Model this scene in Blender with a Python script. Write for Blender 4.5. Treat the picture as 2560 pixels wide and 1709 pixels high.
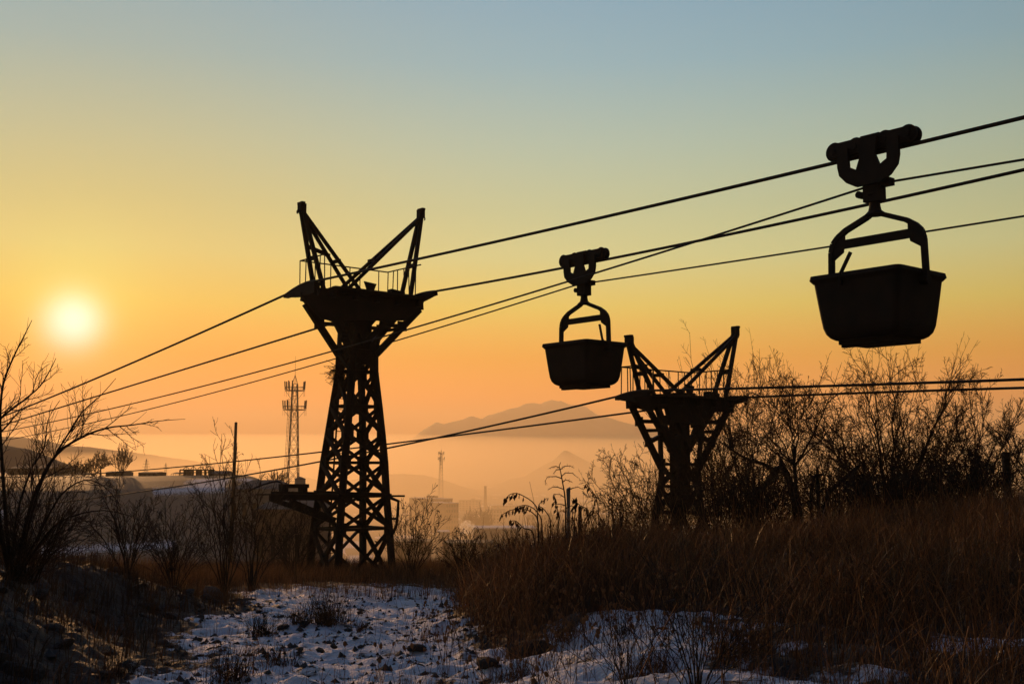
import bpy, bmesh, math, random
import numpy as np
from mathutils import Vector, Matrix, Quaternion

for _o in list(bpy.data.objects):
    bpy.data.objects.remove(_o)
S = bpy.context.scene
COL = S.collection
RNG = np.random.default_rng(7)
random.seed(7)

# ------------------------------------------------------------------ camera
FPX = 2850.0                       # focal length in photograph pixels (2560 wide)
HORIZON = 1170.0                   # photograph row of the horizon
EYE = Vector((0.0, 0.0, 1.6))
PITCH = math.atan((HORIZON - 854.5) / FPX)
cam = bpy.data.cameras.new('camera')
cam.sensor_width = 36.0
cam.lens = FPX / 2560.0 * 36.0
cam.clip_start = 0.1
cam.clip_end = 60000.0
camo = bpy.data.objects.new('camera', cam)
camo.location = EYE
camo.rotation_euler = (math.pi / 2 + PITCH, 0, 0)
COL.objects.link(camo)
S.camera = camo

def ray(px, py):
    """world direction (y component 1) through a photograph pixel"""
    x = (px - 1280.0) / FPX
    y = (854.5 - py) / FPX
    c, s = math.cos(PITCH), math.sin(PITCH)
    fy, fz = c - y * s, s + y * c
    return Vector((x / fy, 1.0, fz / fy))

def at(px, py, Y):
    return EYE + ray(px, py) * Y

# ------------------------------------------------------------------ sun and sky
SUN_DIR = ray(183, 806).normalized()
SUN_EL = math.asin(SUN_DIR.z)
SUN_AZ = math.atan2(SUN_DIR.x, SUN_DIR.y)
sun = bpy.data.lights.new('sun', 'SUN')
sun.energy = 5.0
sun.angle = math.radians(0.6)
sun.color = (1.0, 0.50, 0.19)
suno = bpy.data.objects.new('sun', sun)
suno.rotation_euler = SUN_DIR.to_track_quat('Z', 'Y').to_euler()
suno.location = SUN_DIR * 50
COL.objects.link(suno)

W = bpy.data.worlds.new('World')
S.world = W
W.use_nodes = True
nt = W.node_tree
nt.nodes.clear()
N, L = nt.nodes.new, nt.links.new
def wmath(op, a=None, b=None, c=None, clamp=False):
    m = N('ShaderNodeMath'); m.operation = op; m.use_clamp = clamp
    for i, v in enumerate((a, b, c)):
        if v is None: continue
        if isinstance(v, (int, float)): m.inputs[i].default_value = v
        else: L(v, m.inputs[i])
    return m.outputs[0]
tc = N('ShaderNodeTexCoord')
nrm = N('ShaderNodeVectorMath'); nrm.operation = 'NORMALIZE'; L(tc.outputs['Generated'], nrm.inputs[0])
sep = N('ShaderNodeSeparateXYZ'); L(nrm.outputs[0], sep.inputs[0])
dot = N('ShaderNodeVectorMath'); dot.operation = 'DOT_PRODUCT'; L(nrm.outputs[0], dot.inputs[0]); dot.inputs[1].default_value = SUN_DIR
elev = wmath('MULTIPLY', wmath('ARCSINE', sep.outputs['Z']), 180 / math.pi)          # degrees
ang = wmath('MULTIPLY', wmath('ARCCOSINE', wmath('MINIMUM', dot.outputs['Value'], 0.9999999)), 180 / math.pi)
# colour of the air by height above the horizon, the same all the way round
ramp = N('ShaderNodeValToRGB')
L(wmath('MULTIPLY_ADD', elev, 1 / 60.0, 0.1, clamp=True), ramp.inputs[0])
SKY = [(-6, (0.7, 0.25, 0.055)), (0.0, (0.74, 0.26, 0.06)), (3.5, (1.262, 0.349, 0.01)), (5.5, (0.984, 0.422, 0.01)), (8.0, (0.78, 0.705, 0.141)), (10.5, (0.599, 0.742, 0.358)), (13.0, (0.458, 0.653, 0.411)), (16.0, (0.341, 0.588, 0.509)), (20.0, (0.191, 0.483, 0.598)), (24.0, (0.135, 0.408, 0.594)), (34, (0.09, 0.24, 0.48)), (54, (0.05, 0.16, 0.4))]
el = ramp.color_ramp.elements
while len(el) > 1: el.remove(el[-1])
for i, (e, c) in enumerate(SKY):
    p = (e + 6) / 60.0
    k = el[0] if i == 0 else el.new(p)
    k.position = p; k.color = (*c, 1)
# brightness falls off away from the sun all round the sky
fall = wmath('ADD', 0.14, wmath('MULTIPLY', 0.86, wmath('POWER', 2.718, wmath('MULTIPLY', -1.0, wmath('POWER', wmath('DIVIDE', ang, 68.0), 3.0)))))
def glow(width, power, col, amount):
    g = wmath('MULTIPLY', amount, wmath('POWER', 2.718, wmath('MULTIPLY', -1.0, wmath('POWER', wmath('DIVIDE', ang, width), power))))
    m = N('ShaderNodeVectorMath'); m.operation = 'SCALE'; m.inputs[0].default_value = col; L(g, m.inputs['Scale'])
    return m.outputs[0]
def vadd(a, b):
    m = N('ShaderNodeVectorMath'); m.operation = 'ADD'; L(a, m.inputs[0]); L(b, m.inputs[1]); return m.outputs[0]
base = N('ShaderNodeVectorMath'); base.operation = 'SCALE'; L(ramp.outputs[0], base.inputs[0]); L(fall, base.inputs['Scale'])
# the air is redder towards the sun
warm = wmath('POWER', 2.718, wmath('MULTIPLY', -1.0, wmath('POWER', wmath('DIVIDE', ang, 17.0), 2.0)))
wm = N('ShaderNodeVectorMath'); wm.operation = 'SCALE'; wm.inputs[0].default_value = (-0.08, -0.24, -0.46); L(warm, wm.inputs['Scale'])
one = N('ShaderNodeVectorMath'); one.operation = 'ADD'; L(wm.outputs[0], one.inputs[0]); one.inputs[1].default_value = (1, 1, 1)
wmul = N('ShaderNodeVectorMath'); wmul.operation = 'MULTIPLY'; L(base.outputs[0], wmul.inputs[0]); L(one.outputs[0], wmul.inputs[1])
tot = wmul.outputs[0]
tot = vadd(tot, glow(3.0, 1.5, (0.12, 0.36, 0.09), 1.0))
tot = vadd(tot, glow(1.25, 2.2, (0.5, 0.7, 0.95), 1.25))
nish = N('ShaderNodeTexSky'); nish.sky_type = 'NISHITA'; nish.sun_disc = False
nish.sun_elevation = SUN_EL; nish.sun_rotation = SUN_AZ
nish.air_density = 1.6; nish.dust_density = 4.0; nish.ozone_density = 1.0
ns = N('ShaderNodeVectorMath'); ns.operation = 'SCALE'; L(nish.outputs[0], ns.inputs[0]); ns.inputs['Scale'].default_value = 0.03
bg = N('ShaderNodeBackground'); bg.inputs['Strength'].default_value = 0.15
m10 = N('ShaderNodeVectorMath'); m10.operation = 'SCALE'; L(tot, m10.inputs[0]); m10.inputs['Scale'].default_value = 1 / 0.15
L(vadd(m10.outputs[0], ns.outputs[0]), bg.inputs['Color'])
wo = N('ShaderNodeOutputWorld'); L(bg.outputs[0], wo.inputs['Surface'])

S.view_settings.view_transform = 'Standard'
S.view_settings.look = 'None'
S.view_settings.gamma = 1.0
S.view_settings.exposure = 0.0
S.view_settings.use_curve_mapping = False
S.render.engine = 'CYCLES'
S.cycles.use_denoising = True
S.cycles.max_bounces = 6
S.cycles.diffuse_bounces = 2
S.cycles.glossy_bounces = 2
S.cycles.transmission_bounces = 2
S.cycles.volume_bounces = 1
S.cycles.transparent_max_bounces = 8
S.cycles.caustics_reflective = False
S.cycles.caustics_refractive = False
S.cycles.sample_clamp_indirect = 3.0

# ------------------------------------------------------------------ materials
def mat(name, col, rough=0.8, col2=None, scale=4.0, bump=0.0, bscale=30.0, metallic=0.0, spec=0.3, transl=0.0, detail=5.0):
    m = bpy.data.materials.new(name); m.use_nodes = True
    t = m.node_tree; b = t.nodes['Principled BSDF']; o = t.nodes['Material Output']
    b.inputs['Roughness'].default_value = rough
    b.inputs['Metallic'].default_value = metallic
    b.inputs['Specular IOR Level'].default_value = spec
    c = t.nodes.new('ShaderNodeTexCoord')
    if col2 is None: col2 = tuple(x * 0.6 for x in col)
    n = t.nodes.new('ShaderNodeTexNoise'); n.inputs['Scale'].default_value = scale; n.inputs['Detail'].default_value = detail
    t.links.new(c.outputs['Object'], n.inputs['Vector'])
    r = t.nodes.new('ShaderNodeValToRGB'); r.color_ramp.elements[0].position = 0.35; r.color_ramp.elements[1].position = 0.68
    r.color_ramp.elements[0].color = (*col2, 1); r.color_ramp.elements[1].color = (*col, 1)
    t.links.new(n.outputs['Fac'], r.inputs[0]); t.links.new(r.outputs[0], b.inputs['Base Color'])
    if bump > 0:
        n2 = t.nodes.new('ShaderNodeTexNoise'); n2.inputs['Scale'].default_value = bscale; n2.inputs['Detail'].default_value = 4
        t.links.new(c.outputs['Object'], n2.inputs['Vector'])
        bp = t.nodes.new('ShaderNodeBump'); bp.inputs['Strength'].default_value = bump; bp.inputs['Distance'].default_value = 0.02
        t.links.new(n2.outputs['Fac'], bp.inputs['Height']); t.links.new(bp.outputs[0], b.inputs['Normal'])
    if transl > 0:
        tr = t.nodes.new('ShaderNodeBsdfTranslucent'); t.links.new(r.outputs[0], tr.inputs['Color'])
        mx = t.nodes.new('ShaderNodeMixShader'); mx.inputs[0].default_value = transl
        t.links.new(b.outputs[0], mx.inputs[1]); t.links.new(tr.outputs[0], mx.inputs[2]); t.links.new(mx.outputs[0], o.inputs['Surface'])
    return m

M = dict(
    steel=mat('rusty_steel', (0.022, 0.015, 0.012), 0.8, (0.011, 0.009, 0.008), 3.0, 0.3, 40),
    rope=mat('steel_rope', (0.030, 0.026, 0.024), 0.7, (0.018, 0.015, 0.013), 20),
    wire=mat('galvanised_wire', (0.05, 0.045, 0.04), 0.6, None, 10),
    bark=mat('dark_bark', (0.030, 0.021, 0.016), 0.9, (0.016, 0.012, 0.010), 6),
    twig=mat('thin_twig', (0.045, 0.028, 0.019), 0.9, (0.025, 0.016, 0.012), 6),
    farbark=mat('far_bark', (0.05, 0.038, 0.028), 0.9, None, 2),
    straw=mat('dry_straw', (0.20, 0.105, 0.048), 0.7, (0.05, 0.026, 0.014), 1.6, transl=0.28, detail=8),
    straw2=mat('dark_dry_straw', (0.075, 0.042, 0.022), 0.75, (0.028, 0.018, 0.011), 1.3, transl=0.25, detail=8),
    straw3=mat('glint_straw', (0.45, 0.27, 0.13), 0.38, (0.26, 0.14, 0.06), 1.3, spec=0.5, transl=0.4, detail=8),  # brighter straw, low-sun glints painted into the base colour
    seed=mat('seed_head', (0.30, 0.17, 0.08), 0.9, (0.16, 0.085, 0.04), 3, transl=0.35),
    leaf=mat('withered_leaf', (0.06, 0.032, 0.02), 0.9, None, 8, transl=0.2),
    rock=mat('grey_rock', (0.055, 0.052, 0.05), 0.9, (0.02, 0.018, 0.017), 5, 0.6, 18),
    concrete=mat('weathered_concrete', (0.30, 0.28, 0.25), 0.9, (0.20, 0.18, 0.16), 6, 0.3, 30),
    wood=mat('old_wood', (0.06, 0.042, 0.03), 0.9, (0.03, 0.022, 0.016), 8, 0.4, 30),
    wall=mat('far_plaster', (0.30, 0.27, 0.24), 0.9, (0.24, 0.21, 0.19), 0.3),
    brick=mat('far_brick', (0.20, 0.11, 0.075), 0.9, (0.14, 0.08, 0.055), 0.4),
    roof=mat('far_roof', (0.09, 0.08, 0.075), 0.9, (0.06, 0.055, 0.05), 0.5),
    snowroof=mat('snow_on_roof', (0.62, 0.63, 0.66), 0.8, (0.50, 0.51, 0.54), 0.5),
    glass=mat('dark_window', (0.03, 0.03, 0.035), 0.2, None, 3, spec=0.5),
    antenna=mat('antenna_panel', (0.10, 0.095, 0.09), 0.6, None, 3),
    hill=mat('wooded_hill', (0.045, 0.038, 0.026), 0.95, (0.022, 0.020, 0.015), 0.02, detail=10),
    mount=mat('bare_mountain', (0.085, 0.072, 0.055), 0.95, (0.045, 0.038, 0.03), 0.006, detail=12),
    nest=mat('nest_twigs', (0.035, 0.025, 0.018), 0.9, None, 10),
)

# ------------------------------------------------------------------ object helpers
def thing(name, label, cat, loc=(0, 0, 0), rotz=0.0, group=None):
    o = bpy.data.objects.new(name, None); COL.objects.link(o)
    o.empty_display_size = 0.3
    o.location = loc; o.rotation_euler = (0, 0, rotz)
    tag(o, label, cat, group)
    return o
def tag(o, label=None, cat=None, group=None, kind=None):
    if label: o['label'] = label
    if cat: o['category'] = cat
    if group: o['group'] = group
    if kind: o['kind'] = kind
    return o
def link(name, me, m, parent=None):
    o = bpy.data.objects.new(name, me)
    if m is not None and len(me.materials) == 0: me.materials.append(m)
    COL.objects.link(o)
    if parent is not None: o.parent = parent
    return o
def np_mesh(name, V, F3=None, F4=None, smooth=False):
    me = bpy.data.meshes.new(name)
    V = np.asarray(V, np.float32)
    me.vertices.add(len(V)); me.vertices.foreach_set('co', V.ravel())
    idx, st = [], []
    n = 0
    if F4 is not None and len(F4):
        F4 = np.asarray(F4, np.int32); idx.append(F4.ravel()); st.append(np.arange(len(F4)) * 4); n = len(F4) * 4
    if F3 is not None and len(F3):
        F3 = np.asarray(F3, np.int32); idx.append(F3.ravel()); st.append(n + np.arange(len(F3)) * 3)
    idx = np.concatenate(idx).astype(np.int32); st = np.concatenate(st).astype(np.int32)
    me.loops.add(len(idx)); me.loops.foreach_set('vertex_index', idx)
    me.polygons.add(len(st)); me.polygons.foreach_set('loop_start', st)
    me.update(calc_edges=True)
    if smooth: me.polygons.foreach_set('use_smooth', np.ones(len(st), bool))
    return me

class MB:
    """collects shapes into one mesh"""
    def __init__(self): self.v = []; self.f = []
    def add(self, vs, fs):
        k = len(self.v); self.v += [tuple(v) for v in vs]; self.f += [tuple(i + k for i in f) for f in fs]; return self
    def box(self, c, h, rot=None):
        c = Vector(c); vs = []
        for x in (-1, 1):
            for y in (-1, 1):
                for z in (-1, 1):
                    p = Vector((x * h[0], y * h[1], z * h[2]))
                    if rot is not None: p = rot @ p
                    vs.append(c + p)
        return self.add(vs, [(0, 1, 3, 2), (4, 6, 7, 5), (0, 4, 5, 1), (2, 3, 7, 6), (0, 2, 6, 4), (1, 5, 7, 3)])
    def beam(self, a, b, w, h=None, side=None):
        a, b = Vector(a), Vector(b); h = h or w
        d = (b - a); l = d.length; d.normalize()
        s = Vector(side) if side is not None else (Vector((0, 0, 1)) if abs(d.z) < 0.9 else Vector((1, 0, 0)))
        x = d.cross(s).normalized(); y = x.cross(d).normalized()
        R = Matrix((x, y, d)).transposed()
        return self.box((a + b) / 2, (w / 2, h / 2, l / 2), R)
    def prism(self, poly, fr, t0, t1):
        """poly of 2d points mapped by fr(p, t) to 3d, thickness t0..t1"""
        n = len(poly)
        vs = [fr(p, t0) for p in poly] + [fr(p, t1) for p in poly]
        fs = [tuple(range(n))[::-1], tuple(range(n, 2 * n))] + [(i, (i + 1) % n, n + (i + 1) % n, n + i) for i in range(n)]
        return self.add(vs, fs)
    def tube(self, pts, r, n=6, caps=True):
        pts = [Vector(p) for p in pts]
        if not hasattr(r, '__len__'): r = [r] * len(pts)
        k = len(self.v); ref = None
        for i, p in enumerate(pts):
            d = (pts[min(i + 1, len(pts) - 1)] - pts[max(i - 1, 0)])
            d = d.normalized() if d.length > 1e-9 else Vector((0, 0, 1))
            if ref is None: ref = d.orthogonal().normalized()
            x = (ref - d * ref.dot(d))
            x = x.normalized() if x.length > 1e-6 else d.orthogonal().normalized()
            ref = x; y = d.cross(x)
            for j in range(n):
                a = 2 * math.pi * j / n
                self.v.append(tuple(p + (x * math.cos(a) + y * math.sin(a)) * r[i]))
        for i in range(len(pts) - 1):
            for j in range(n):
                self.f.append((k + i * n + j, k + i * n + (j + 1) % n, k + (i + 1) * n + (j + 1) % n, k + (i + 1) * n + j))
        if caps:
            self.f.append(tuple(k + j for j in range(n))[::-1]); e = k + (len(pts) - 1) * n
            self.f.append(tuple(e + j for j in range(n)))
        return self
    def lathe(self, c, axis, prof, n=18):
        """prof: (along axis, radius)"""
        c = Vector(c); a = Vector(axis).normalized(); x = a.orthogonal().normalized(); y = a.cross(x)
        k = len(self.v)
        for (t, r) in prof:
            for j in range(n):
                q = 2 * math.pi * j / n
                self.v.append(tuple(c + a * t + (x * math.cos(q) + y * math.sin(q)) * r))
        for i in range(len(prof) - 1):
            for j in range(n):
                self.f.append((k + i * n + j, k + i * n + (j + 1) % n, k + (i + 1) * n + (j + 1) % n, k + (i + 1) * n + j))
        self.f.append(tuple(k + j for j in range(n))[::-1]); e = k + (len(prof) - 1) * n
        self.f.append(tuple(e + j for j in range(n)))
        return self
    def mesh(self, name, smooth=False):
        me = bpy.data.meshes.new(name); me.from_pydata(self.v, [], self.f); me.update()
        bm = bmesh.new(); bm.from_mesh(me); bmesh.ops.recalc_face_normals(bm, faces=bm.faces); bm.to_mesh(me); bm.free()
        if smooth: me.shade_smooth()
        return me
    def build(self, name, m, parent=None, smooth=False):
        return link(name, self.mesh(name, smooth), m, parent)

def smooth01(a, b, x):
    t = np.clip((np.asarray(x, float) - a) / (b - a), 0, 1); return t * t * (3 - 2 * t)

def vnoise(x, y, seed=0):
    """value noise, vectorised"""
    x = np.asarray(x, float); y = np.asarray(y, float)
    xi = np.floor(x).astype(np.int64); yi = np.floor(y).astype(np.int64)
    fx = x - xi; fy = y - yi
    fx = fx * fx * (3 - 2 * fx); fy = fy * fy * (3 - 2 * fy)
    def h(a, b):
        n = (a * 374761393 + b * 668265263 + seed * 974634777) & 0x7fffffff
        n = ((n ^ (n >> 13)) * 1274126177) & 0x7fffffff
        return ((n ^ (n >> 16)) & 0xffff) / 65535.0
    return (h(xi, yi) * (1 - fx) + h(xi + 1, yi) * fx) * (1 - fy) + (h(xi, yi + 1) * (1 - fx) + h(xi + 1, yi + 1) * fx) * fy
def fbm(x, y, oct=4, seed=0):
    s = 0; a = 0.5
    for i in range(oct):
        s = s + a * (vnoise(x * 2 ** i, y * 2 ** i, seed + i) - 0.5); a *= 0.5
    return s
# ------------------------------------------------------------------ terrain
def ground_z(X, Y, fine=True):
    X = np.asarray(X, float); Y = np.asarray(Y, float)
    R = np.hypot(X, Y) + 1e-6
    Yc = np.maximum(Y, 0)
    z = -0.052 * (np.clip(Yc, 8, 60) - 8)
    # right bank with the dry grass
    xr = -0.15 + 0.45 * np.sin(Y * 0.45 + 0.6) - 0.35 * smooth01(12, 19, Y)
    fade = 1 - smooth01(24, 42, Y + 0.1 * X)
    hr = 0.36 + 0.18 * smooth01(9, 19, Y)
    z = z + (hr * smooth01(0, 1.9, X - xr) + (0.02 * np.clip(X, 0, 14) + 0.0085 * np.clip(X, 0, 14) ** 2) * smooth01(4, 14, Y)) * fade
    z = z + 0.66 * np.exp(-((X - 0.45) / np.where(X < 0.45, 0.9, 1.4)) ** 2 - ((Y - 14.0) / 2.4) ** 2)
    # left rubble bank
    xl = -3.55 - 0.12 * np.maximum(Y - 10, 0) + 0.35 * np.sin(Y * 0.8)
    fl = smooth01(2, 7, Y) * (1 - smooth01(15, 21, Y))
    z = z + 0.75 * smooth01(0, 2.0, xl - X) * (1 - smooth01(3.0, 8.0, xl - X)) * fl
    # hillside into the valley
    valley = -47.0
    az = X / np.maximum(Y, 1.0)
    drop = np.minimum(0.0, -(np.maximum(Yc - 36, 0)) * 0.26 + 0 * X)
    zr = np.maximum(drop, valley + 2)
    # shallow dip and the hill on the left
    hl = -1.2 - 9.5 * smooth01(36, 95, Y) + 12.1 * smooth01(140, 250, Y)
    side = smooth01(-0.245, -0.06, az + 0.012 * np.sin(Y * 0.02))
    zl = hl + 1.2
    zl = zl + smooth01(285, 420, Y) * (valley - zl) * smooth01(-0.41, -0.30, az)
    z = z + np.where(Y > 36, zl * (1 - side) + zr * side, 0)
    z = np.where(Y > 420, np.maximum(z, valley - 1.5), z)
    if fine:
        near = 1 - smooth01(30, 60, R)
        z = z + near * (0.16 * fbm(X * 0.9, Y * 0.9, 3, 3) + 0.10 * fbm(X * 3.1, Y * 3.1, 3, 9) + 0.06 * fbm(X * 10, Y * 10, 2, 21))
        z = z + near * (0.10 * fbm(X * 4.3 + 7, Y * 4.3, 2, 41) + 0.075 * fbm(X * 9, Y * 9, 2, 43)) * (1 - smooth01(-0.4, 0.3, X)) * (1 - smooth01(22, 28, Y))
        # wind ripples in the snow on the bank
        z = z + near * 0.034 * np.sin((X * 2.2 + Y * 3.4) * 2.2 + 5 * fbm(X * 0.8, Y * 0.8, 2, 31)) * smooth01(-1.5, 0.5, X) * (1 - smooth01(14, 17, Y))
        z = z + (1 - near) * 0.8 * fbm(X * 0.03, Y * 0.03, 4, 5) * smooth01(60, 200, R)
    return z
def gz(x, y): return float(ground_z(x, y))

def snow_mask(X, Y):
    X = np.asarray(X, float); Y = np.asarray(Y, float)
    xl = -3.55 - 0.12 * np.maximum(Y - 10, 0) + 0.35 * np.sin(Y * 0.8)
    n = fbm(X * 1.3, Y * 1.3, 4, 11)
    path = smooth01(-0.35, 0.5, X - xl + 1.6 * n) * (1 - smooth01(22, 27, Y))
    grass = smooth01(1.5, 2.4, X + 1.8 * n)
    mound = smooth01(10.2, 11.3, Y + 2.4 * n) * smooth01(-0.7, 0.1, X + n + 0.05 * (Y - 10))
    s = path * (1 - 0.72 * grass) * (1 - 0.95 * mound)
    s = np.maximum(s, 0.9 * smooth01(0.05, 0.11, fbm(X * 0.42 + 3.1, Y * 0.5, 3, 77)) * smooth01(2.0, 3.5, X))
    # far: thin patches of snow
    far = smooth01(38, 60, Y)
    lefth = smooth01(-0.10, -0.17, X / np.maximum(Y, 1)) if False else (1 - smooth01(-0.17, -0.10, X / np.maximum(Y, 1))) * (Y < 420)
    fs = fbm(X * 0.035, Y * 0.11, 4, 17)
    streak = smooth01(0.10, 0.14, fs) * (1 - lefth) * 0.95 + lefth * 0.95 * smooth01(0.165, 0.195, fs)
    s = s * (1 - far) + far * streak
    return np.clip(s, 0, 1)

def build_ground():
    th_f = np.radians(np.linspace(-34, 34, 400))
    th_b = np.radians(np.concatenate([np.linspace(36, 180, 37), np.linspace(-176, -36, 36)]))
    th = np.concatenate([th_f, th_b])
    r = np.concatenate([np.linspace(0.4, 5.5, 20), np.geomspace(5.65, 45, 280)[1:], np.geomspace(46, 9000, 90)])
    T, Rr = np.meshgrid(th, r)
    X = Rr * np.sin(T); Y = Rr * np.cos(T)
    Z = ground_z(X, Y)
    V = np.stack([X, Y, Z], -1).reshape(-1, 3)
    nr, nc = X.shape
    i = np.arange(nr - 1)[:, None] * nc; j = np.arange(nc)[None, :]; j2 = (j + 1) % nc
    F = np.stack([i + j, i + j2, i + nc + j2, i + nc + j], -1).reshape(-1, 4)
    c = len(V)
    V = np.vstack([V, [[0, 0, gz(0, 0)]]])
    F3 = np.stack([np.full(nc, c), np.arange(nc)[::1], (np.arange(nc) + 1) % nc], -1)[:, [0, 2, 1]]
    me = np_mesh('ground', V, F3, F[:, ::-1], smooth=True)
    a = me.attributes.new('snow', 'FLOAT', 'POINT')
    a.data.foreach_set('value', np.append(snow_mask(X, Y).ravel(), 1.0).astype(np.float32))
    m = bpy.data.materials.new('snowy_ground'); m.use_nodes = True
    t = m.node_tree; b = t.nodes['Principled BSDF']; NN = t.nodes.new; LL = t.links.new
    co = NN('ShaderNodeTexCoord'); at_ = NN('ShaderNodeAttribute'); at_.attribute_name = 'snow'
    def noise(s, d=5):
        n = NN('ShaderNodeTexNoise'); n.inputs['Scale'].default_value = s; n.inputs['Detail'].default_value = d
        LL(co.outputs['Object'], n.inputs['Vector']); return n.outputs['Fac']
    def mth(op, a, b):
        q = NN('ShaderNodeMath'); q.operation = op
        for k, v in enumerate((a, b)):
            if isinstance(v, (int, float)): q.inputs[k].default_value = v
            else: LL(v, q.inputs[k])
        return q.outputs[0]
    soil = NN('ShaderNodeValToRGB'); soil.color_ramp.elements[0].position = 0.35; soil.color_ramp.elements[1].position = 0.65
    soil.color_ramp.elements[0].color = (0.020, 0.014, 0.010, 1); soil.color_ramp.elements[1].color = (0.060, 0.040, 0.026, 1)
    LL(noise(2.5, 8), soil.inputs[0])
    snow = NN('ShaderNodeValToRGB'); snow.color_ramp.elements[0].color = (0.52, 0.53, 0.60, 1); snow.color_ramp.elements[1].color = (0.74, 0.76, 0.82, 1)
    LL(noise(3.0, 4), snow.inputs[0])
    # snow thins where small stones and stubble poke through
    k = mth('ADD', mth('MULTIPLY', at_.outputs['Fac'], 0.72), mth('ADD', mth('MULTIPLY', mth('SUBTRACT', noise(3.3, 6), 0.5), 1.15), mth('MULTIPLY', mth('SUBTRACT', noise(17, 4), 0.5), 0.55)))
    edge = NN('ShaderNodeMapRange'); edge.inputs['From Min'].default_value = 0.47; edge.inputs['From Max'].default_value = 0.60; LL(k, edge.inputs['Value'])
    mx = NN('ShaderNodeMix'); mx.data_type = 'RGBA'; LL(edge.outputs[0], mx.inputs[0]); LL(soil.outputs[0], mx.inputs[6]); LL(snow.outputs[0], mx.inputs[7])
    LL(mx.outputs[2], b.inputs['Base Color'])
    b.inputs['Roughness'].default_value = 0.75; b.inputs['Specular IOR Level'].default_value = 0.25
    h = mth('ADD', mth('MULTIPLY', noise(6, 6), 1.0), mth('ADD', mth('MULTIPLY', edge.outputs[0], 0.5), mth('MULTIPLY', noise(40, 3), 0.25)))
    bp = NN('ShaderNodeBump'); bp.inputs['Strength'].default_value = 1.0; bp.inputs['Distance'].default_value = 0.09
    LL(h, bp.inputs['Height']); LL(bp.outputs[0], b.inputs['Normal'])
    o = link('ground', me, m); tag(o, 'snow-dusted hillside track and ground falling away to the valley', kind='structure')
build_ground()

def ridge(name, label, pts, Y, depth, z0, m, rough=6.0, seed=1, nx=220, ny=40):
    """a hill whose skyline runs through photograph pixels pts when standing Y metres off"""
    P = [at(px, py, Y) for px, py in pts]
    xs = np.array([p.x for p in P]); zs = np.array([p.z for p in P])
    X = np.linspace(xs[0], xs[-1], nx); H = np.interp(X, xs, zs)
    # soften the corners a little and roughen
    t = np.linspace(-1, 1, ny)
    XX, TT = np.meshgrid(X, t)
    prof = np.maximum(0, 1 - np.abs(TT) ** 1.5)
    ZZ = z0 + (H[None, :] - z0) * prof
    ZZ = ZZ + rough * fbm(XX / (depth * 0.10), TT * 8, 5, seed) * (0.25 + 0.75 * np.sqrt(np.clip(1 - prof, 0, 1))) * (prof > 0)
    YY = Y + TT * depth
    V = np.stack([XX, YY, ZZ], -1).reshape(-1, 3)
    i = np.arange(ny - 1)[:, None] * nx; j = np.arange(nx - 1)[None, :]
    F = np.stack([i + j, i + j + 1, i + nx + j + 1, i + nx + j], -1).reshape(-1, 4)
    o = link(name, np_mesh(name, V, None, F, smooth=True), m); tag(o, label, kind='structure')
    return o
ridge('far_mountain', 'broad hazy mountain massif rising above the mist', [(920, 1200), (990, 1130), (1040, 1090), (1060, 1074), (1092, 1055), (1110, 1060), (1145, 1052), (1180, 1039), (1205, 1046), (1220, 1035), (1262, 1025), (1290, 1020), (1310, 1010), (1330, 1006), (1350, 1009), (1365, 1002), (1378, 998), (1395, 1003), (1403, 1002), (1420, 1011), (1450, 1015), (1465, 1017), (1490, 1036), (1520, 1046), (1560, 1058), (1610, 1066), (1680, 1090), (1760, 1105), (1850, 1130), (1960, 1165), (2050, 1200)], 6500, 1100, -46, M['mount'], 75, 4)
ridge('pyramid_hill', 'small pointed hill standing in the valley mist', [(1180, 1240), (1270, 1200), (1310, 1190), (1350, 1166), (1385, 1149), (1404, 1132), (1410, 1127), (1416, 1127), (1426, 1131), (1460, 1149), (1500, 1169), (1540, 1186), (1600, 1202), (1680, 1222), (1760, 1240)], 3000, 480, -46, M['hill'], 18, 8)
ridge('low_hill', 'low rounded hill beyond the town, almost lost in haze', [(760, 1250), (860, 1205), (940, 1186), (1000, 1183), (1060, 1187), (1110, 1200), (1150, 1215), (1220, 1236), (1300, 1250)], 2200, 300, -46, M['hill'], 9, 12)
ridge('distant_ridge', 'faint distant ridge sloping down behind the hilltop sheds', [(-700, 1100), (-200, 1085), (60, 1092), (150, 1108), (260, 1122), (360, 1135), (480, 1152), (620, 1172), (760, 1195), (860, 1220)], 2400, 420, -46, M['hill'], 16, 15)
ridge('wooded_hill', 'dark wooded hill shoulder at the left edge behind the bare tree', [(-700, 1030), (-300, 1062), (-60, 1098), (0, 1110), (60, 1121), (110, 1140), (150, 1157), (200, 1178), (240, 1196)], 520, 90, -14, M['hill'], 3, 19)

# ------------------------------------------------------------------ haze
def air(name, label, mb, density, col, g):
    m = bpy.data.materials.new(name); m.use_nodes = True
    t = m.node_tree; t.nodes.clear()
    v = t.nodes.new('ShaderNodeVolumePrincipled'); v.inputs['Color'].default_value = (*col, 1)
    v.inputs['Density'].default_value = density; v.inputs['Anisotropy'].default_value = g
    o = t.nodes.new('ShaderNodeOutputMaterial'); t.links.new(v.outputs[0], o.inputs['Volume'])
    m.cycles.homogeneous_volume = True
    tag(mb.build(name, m), label, kind='stuff')
air('haze', 'thin golden morning haze filling the air', MB().box((0, 3900, 175), (5600, 4700, 227)), 0.00023, (0.98, 0.81, 0.56), 0.35)
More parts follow.
